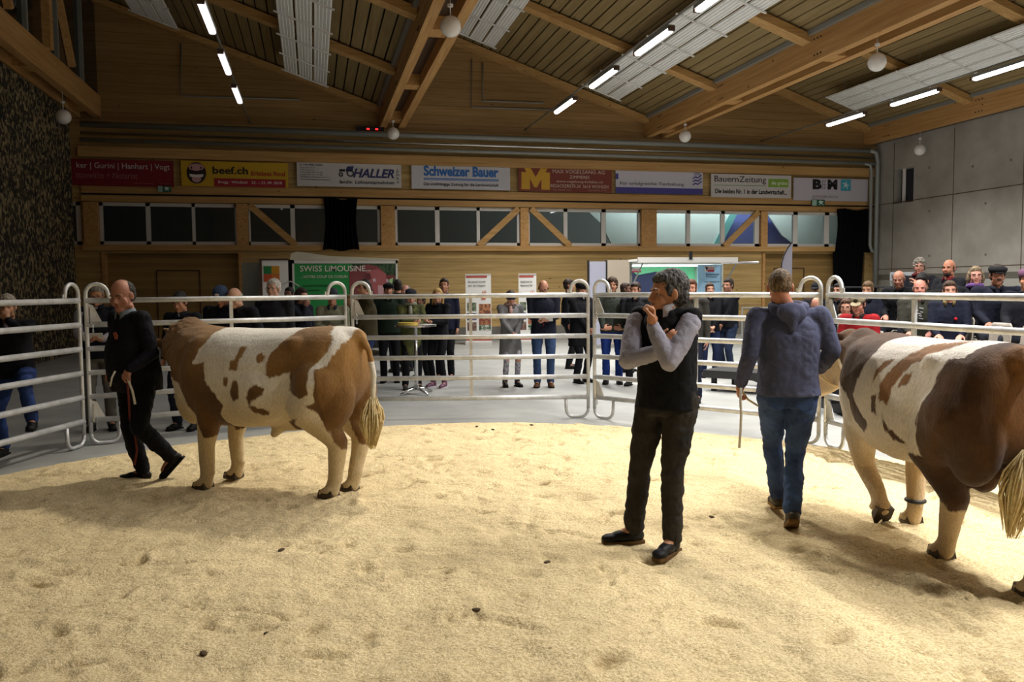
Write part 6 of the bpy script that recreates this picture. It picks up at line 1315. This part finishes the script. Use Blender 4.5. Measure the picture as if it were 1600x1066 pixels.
m_ropew = mat('rope_white', hexc('D8D2C4'), .8, bump=.4, bscale=200)
wpt = at(200, 590, Z1_ - .36)
rope('short white rope end hanging from the hand of the man in black', [at(196, 584, Z1_ - .34), at(201, 596, Z1_ - .38), at(207, 612, Z1_ - .385), at(210, 626, Z1_ - .38), at(211, 632, Z1_ - .38)], .010, m_ropew)
rope('long dark red rope hanging before the trousers of the man in black', [at(198, 588, Z1_ - .35), at(201, 620, Z1_ - .32), at(203, 655, Z1_ - .28), at(211, 680, Z1_ - .25), at(214, 705, Z1_ - .22), at(210, 727, Z1_ - .2)], .009, mat('rope_dark_red', hexc('6E2A20'), .8))
rope('pale rope loop left of the hand of the man in black', [at(180, 580, Z1_ - .36), at(175, 590, Z1_ - .38), at(172, 604, Z1_ - .38)], .008, m_ropew)
# young handler seen from behind
rt = gp(1228, 820, GZ); rt.z = GZ; fc = 188; Z2_ = rt.dot(CF); J = loc_of(rt, fc)
l2 = dict(head=J(1219, 448, Z2_ + .03), wl=J(1157, 600, Z2_ + .06), el=J(1172, 556, Z2_ - .02), er=J(1300, 548, Z2_ - .02), wr=J(1280, 577, Z2_ + .20))
# facing away: the person's left is image left
lf_, rf_ = J(1238, 815, Z2_ - .10), J(1216, 775, Z2_ + .30)
lf_.z = max(lf_.z, .12)
hd2 = person('young man in blue-grey hooded sweatshirt and jeans, seen from behind', rt, fc, 1.78,
             dict(pelvis=J(1231, 612, Z2_ + .02), lean=2, head=(-6, 10, 0), fl=rf_, fr=lf_, ftl=2, ftr=-4, tpr=-28, tpl=-4, hdl=(-.1, .2, -1), cul=1.0, hdr=(-.5, .7, -.4), cur=1.1, hem=.02),
             dict(hair='crew', hc=('7A6448', '4A3A28'), top='565A74', topname='sweatshirt', collar=False, trousers=('465E8C', .85, '2E3C5C', 4), shoes='4A4238', sole='8A6A3C', skin='C08468', sr=1.08, build=1.12), 2, joints=l2)
nb_, sp_, fw_, sx_ = hd2['nb'], hd2['sp'], hd2['fw'], hd2['sx']
hood = MB()
hood.tube([nb_ + sp_ * (.025 + .015 * math.sin(a)) + (sx_ * math.cos(a) * .105 + fw_ * math.sin(a) * .095) for a in np.linspace(0, 6.28, 21)[:-1]], .034, 12, True)
hood.ell(nb_ - fw_ * .12 - sp_ * .02, (.10, .05, .075)); hood.cone(nb_ - fw_ * .125 - sp_ * .03, nb_ - fw_ * .145 - sp_ * .13, .06, .022); hood.tube([nb_ - sx_ * .12 - sp_ * .01 - fw_ * .03, nb_ - fw_ * .155 - sp_ * .07, nb_ + sx_ * .12 - sp_ * .01 - fw_ * .03], .028, 10)
hood.fused('hood', cloth('565A74'), hd2['t'], .009, 3)
pj = MB(); pe = hd2['pel']
for sg in (1, -1):
    z_ = .0; b_ = pe + sx_ * sg * .085 - fw_ * .128
    pj.prism([(-.058, .05), (.058, .05), (.058, -.06), (0, -.09), (-.058, -.06)], 0, .006, lambda u, v, h: b_ + sx_ * u + Vector((0, 0, v - .03)) - fw_ * (h - .002 - .12 * (abs(v) * .05)))
part('back_pockets', pj, cloth('3E5480'), hd2['t'])
rope('white rope end hanging from the left hand of the young handler', [at(1158, 606, Z2_), at(1157, 625, Z2_ - .02), at(1158, 650, Z2_ - .02), at(1157, 675, Z2_ - .01), at(1155, 700, Z2_ - .01)], .009, m_ropew)
rope('pale lead rope between the young handler and the right bull', [at(1156, 606, Z2_ + .04), at(1168, 624, Z2_ + .1), at(1190, 638, Z2_ + .25), at(1240, 622, Z2_ + .5), at(1274, 592, Z2_ + .3), at(1284, 582, Z2_ + .24)], .008, mat('rope_cream', hexc('D8C49A'), .7))
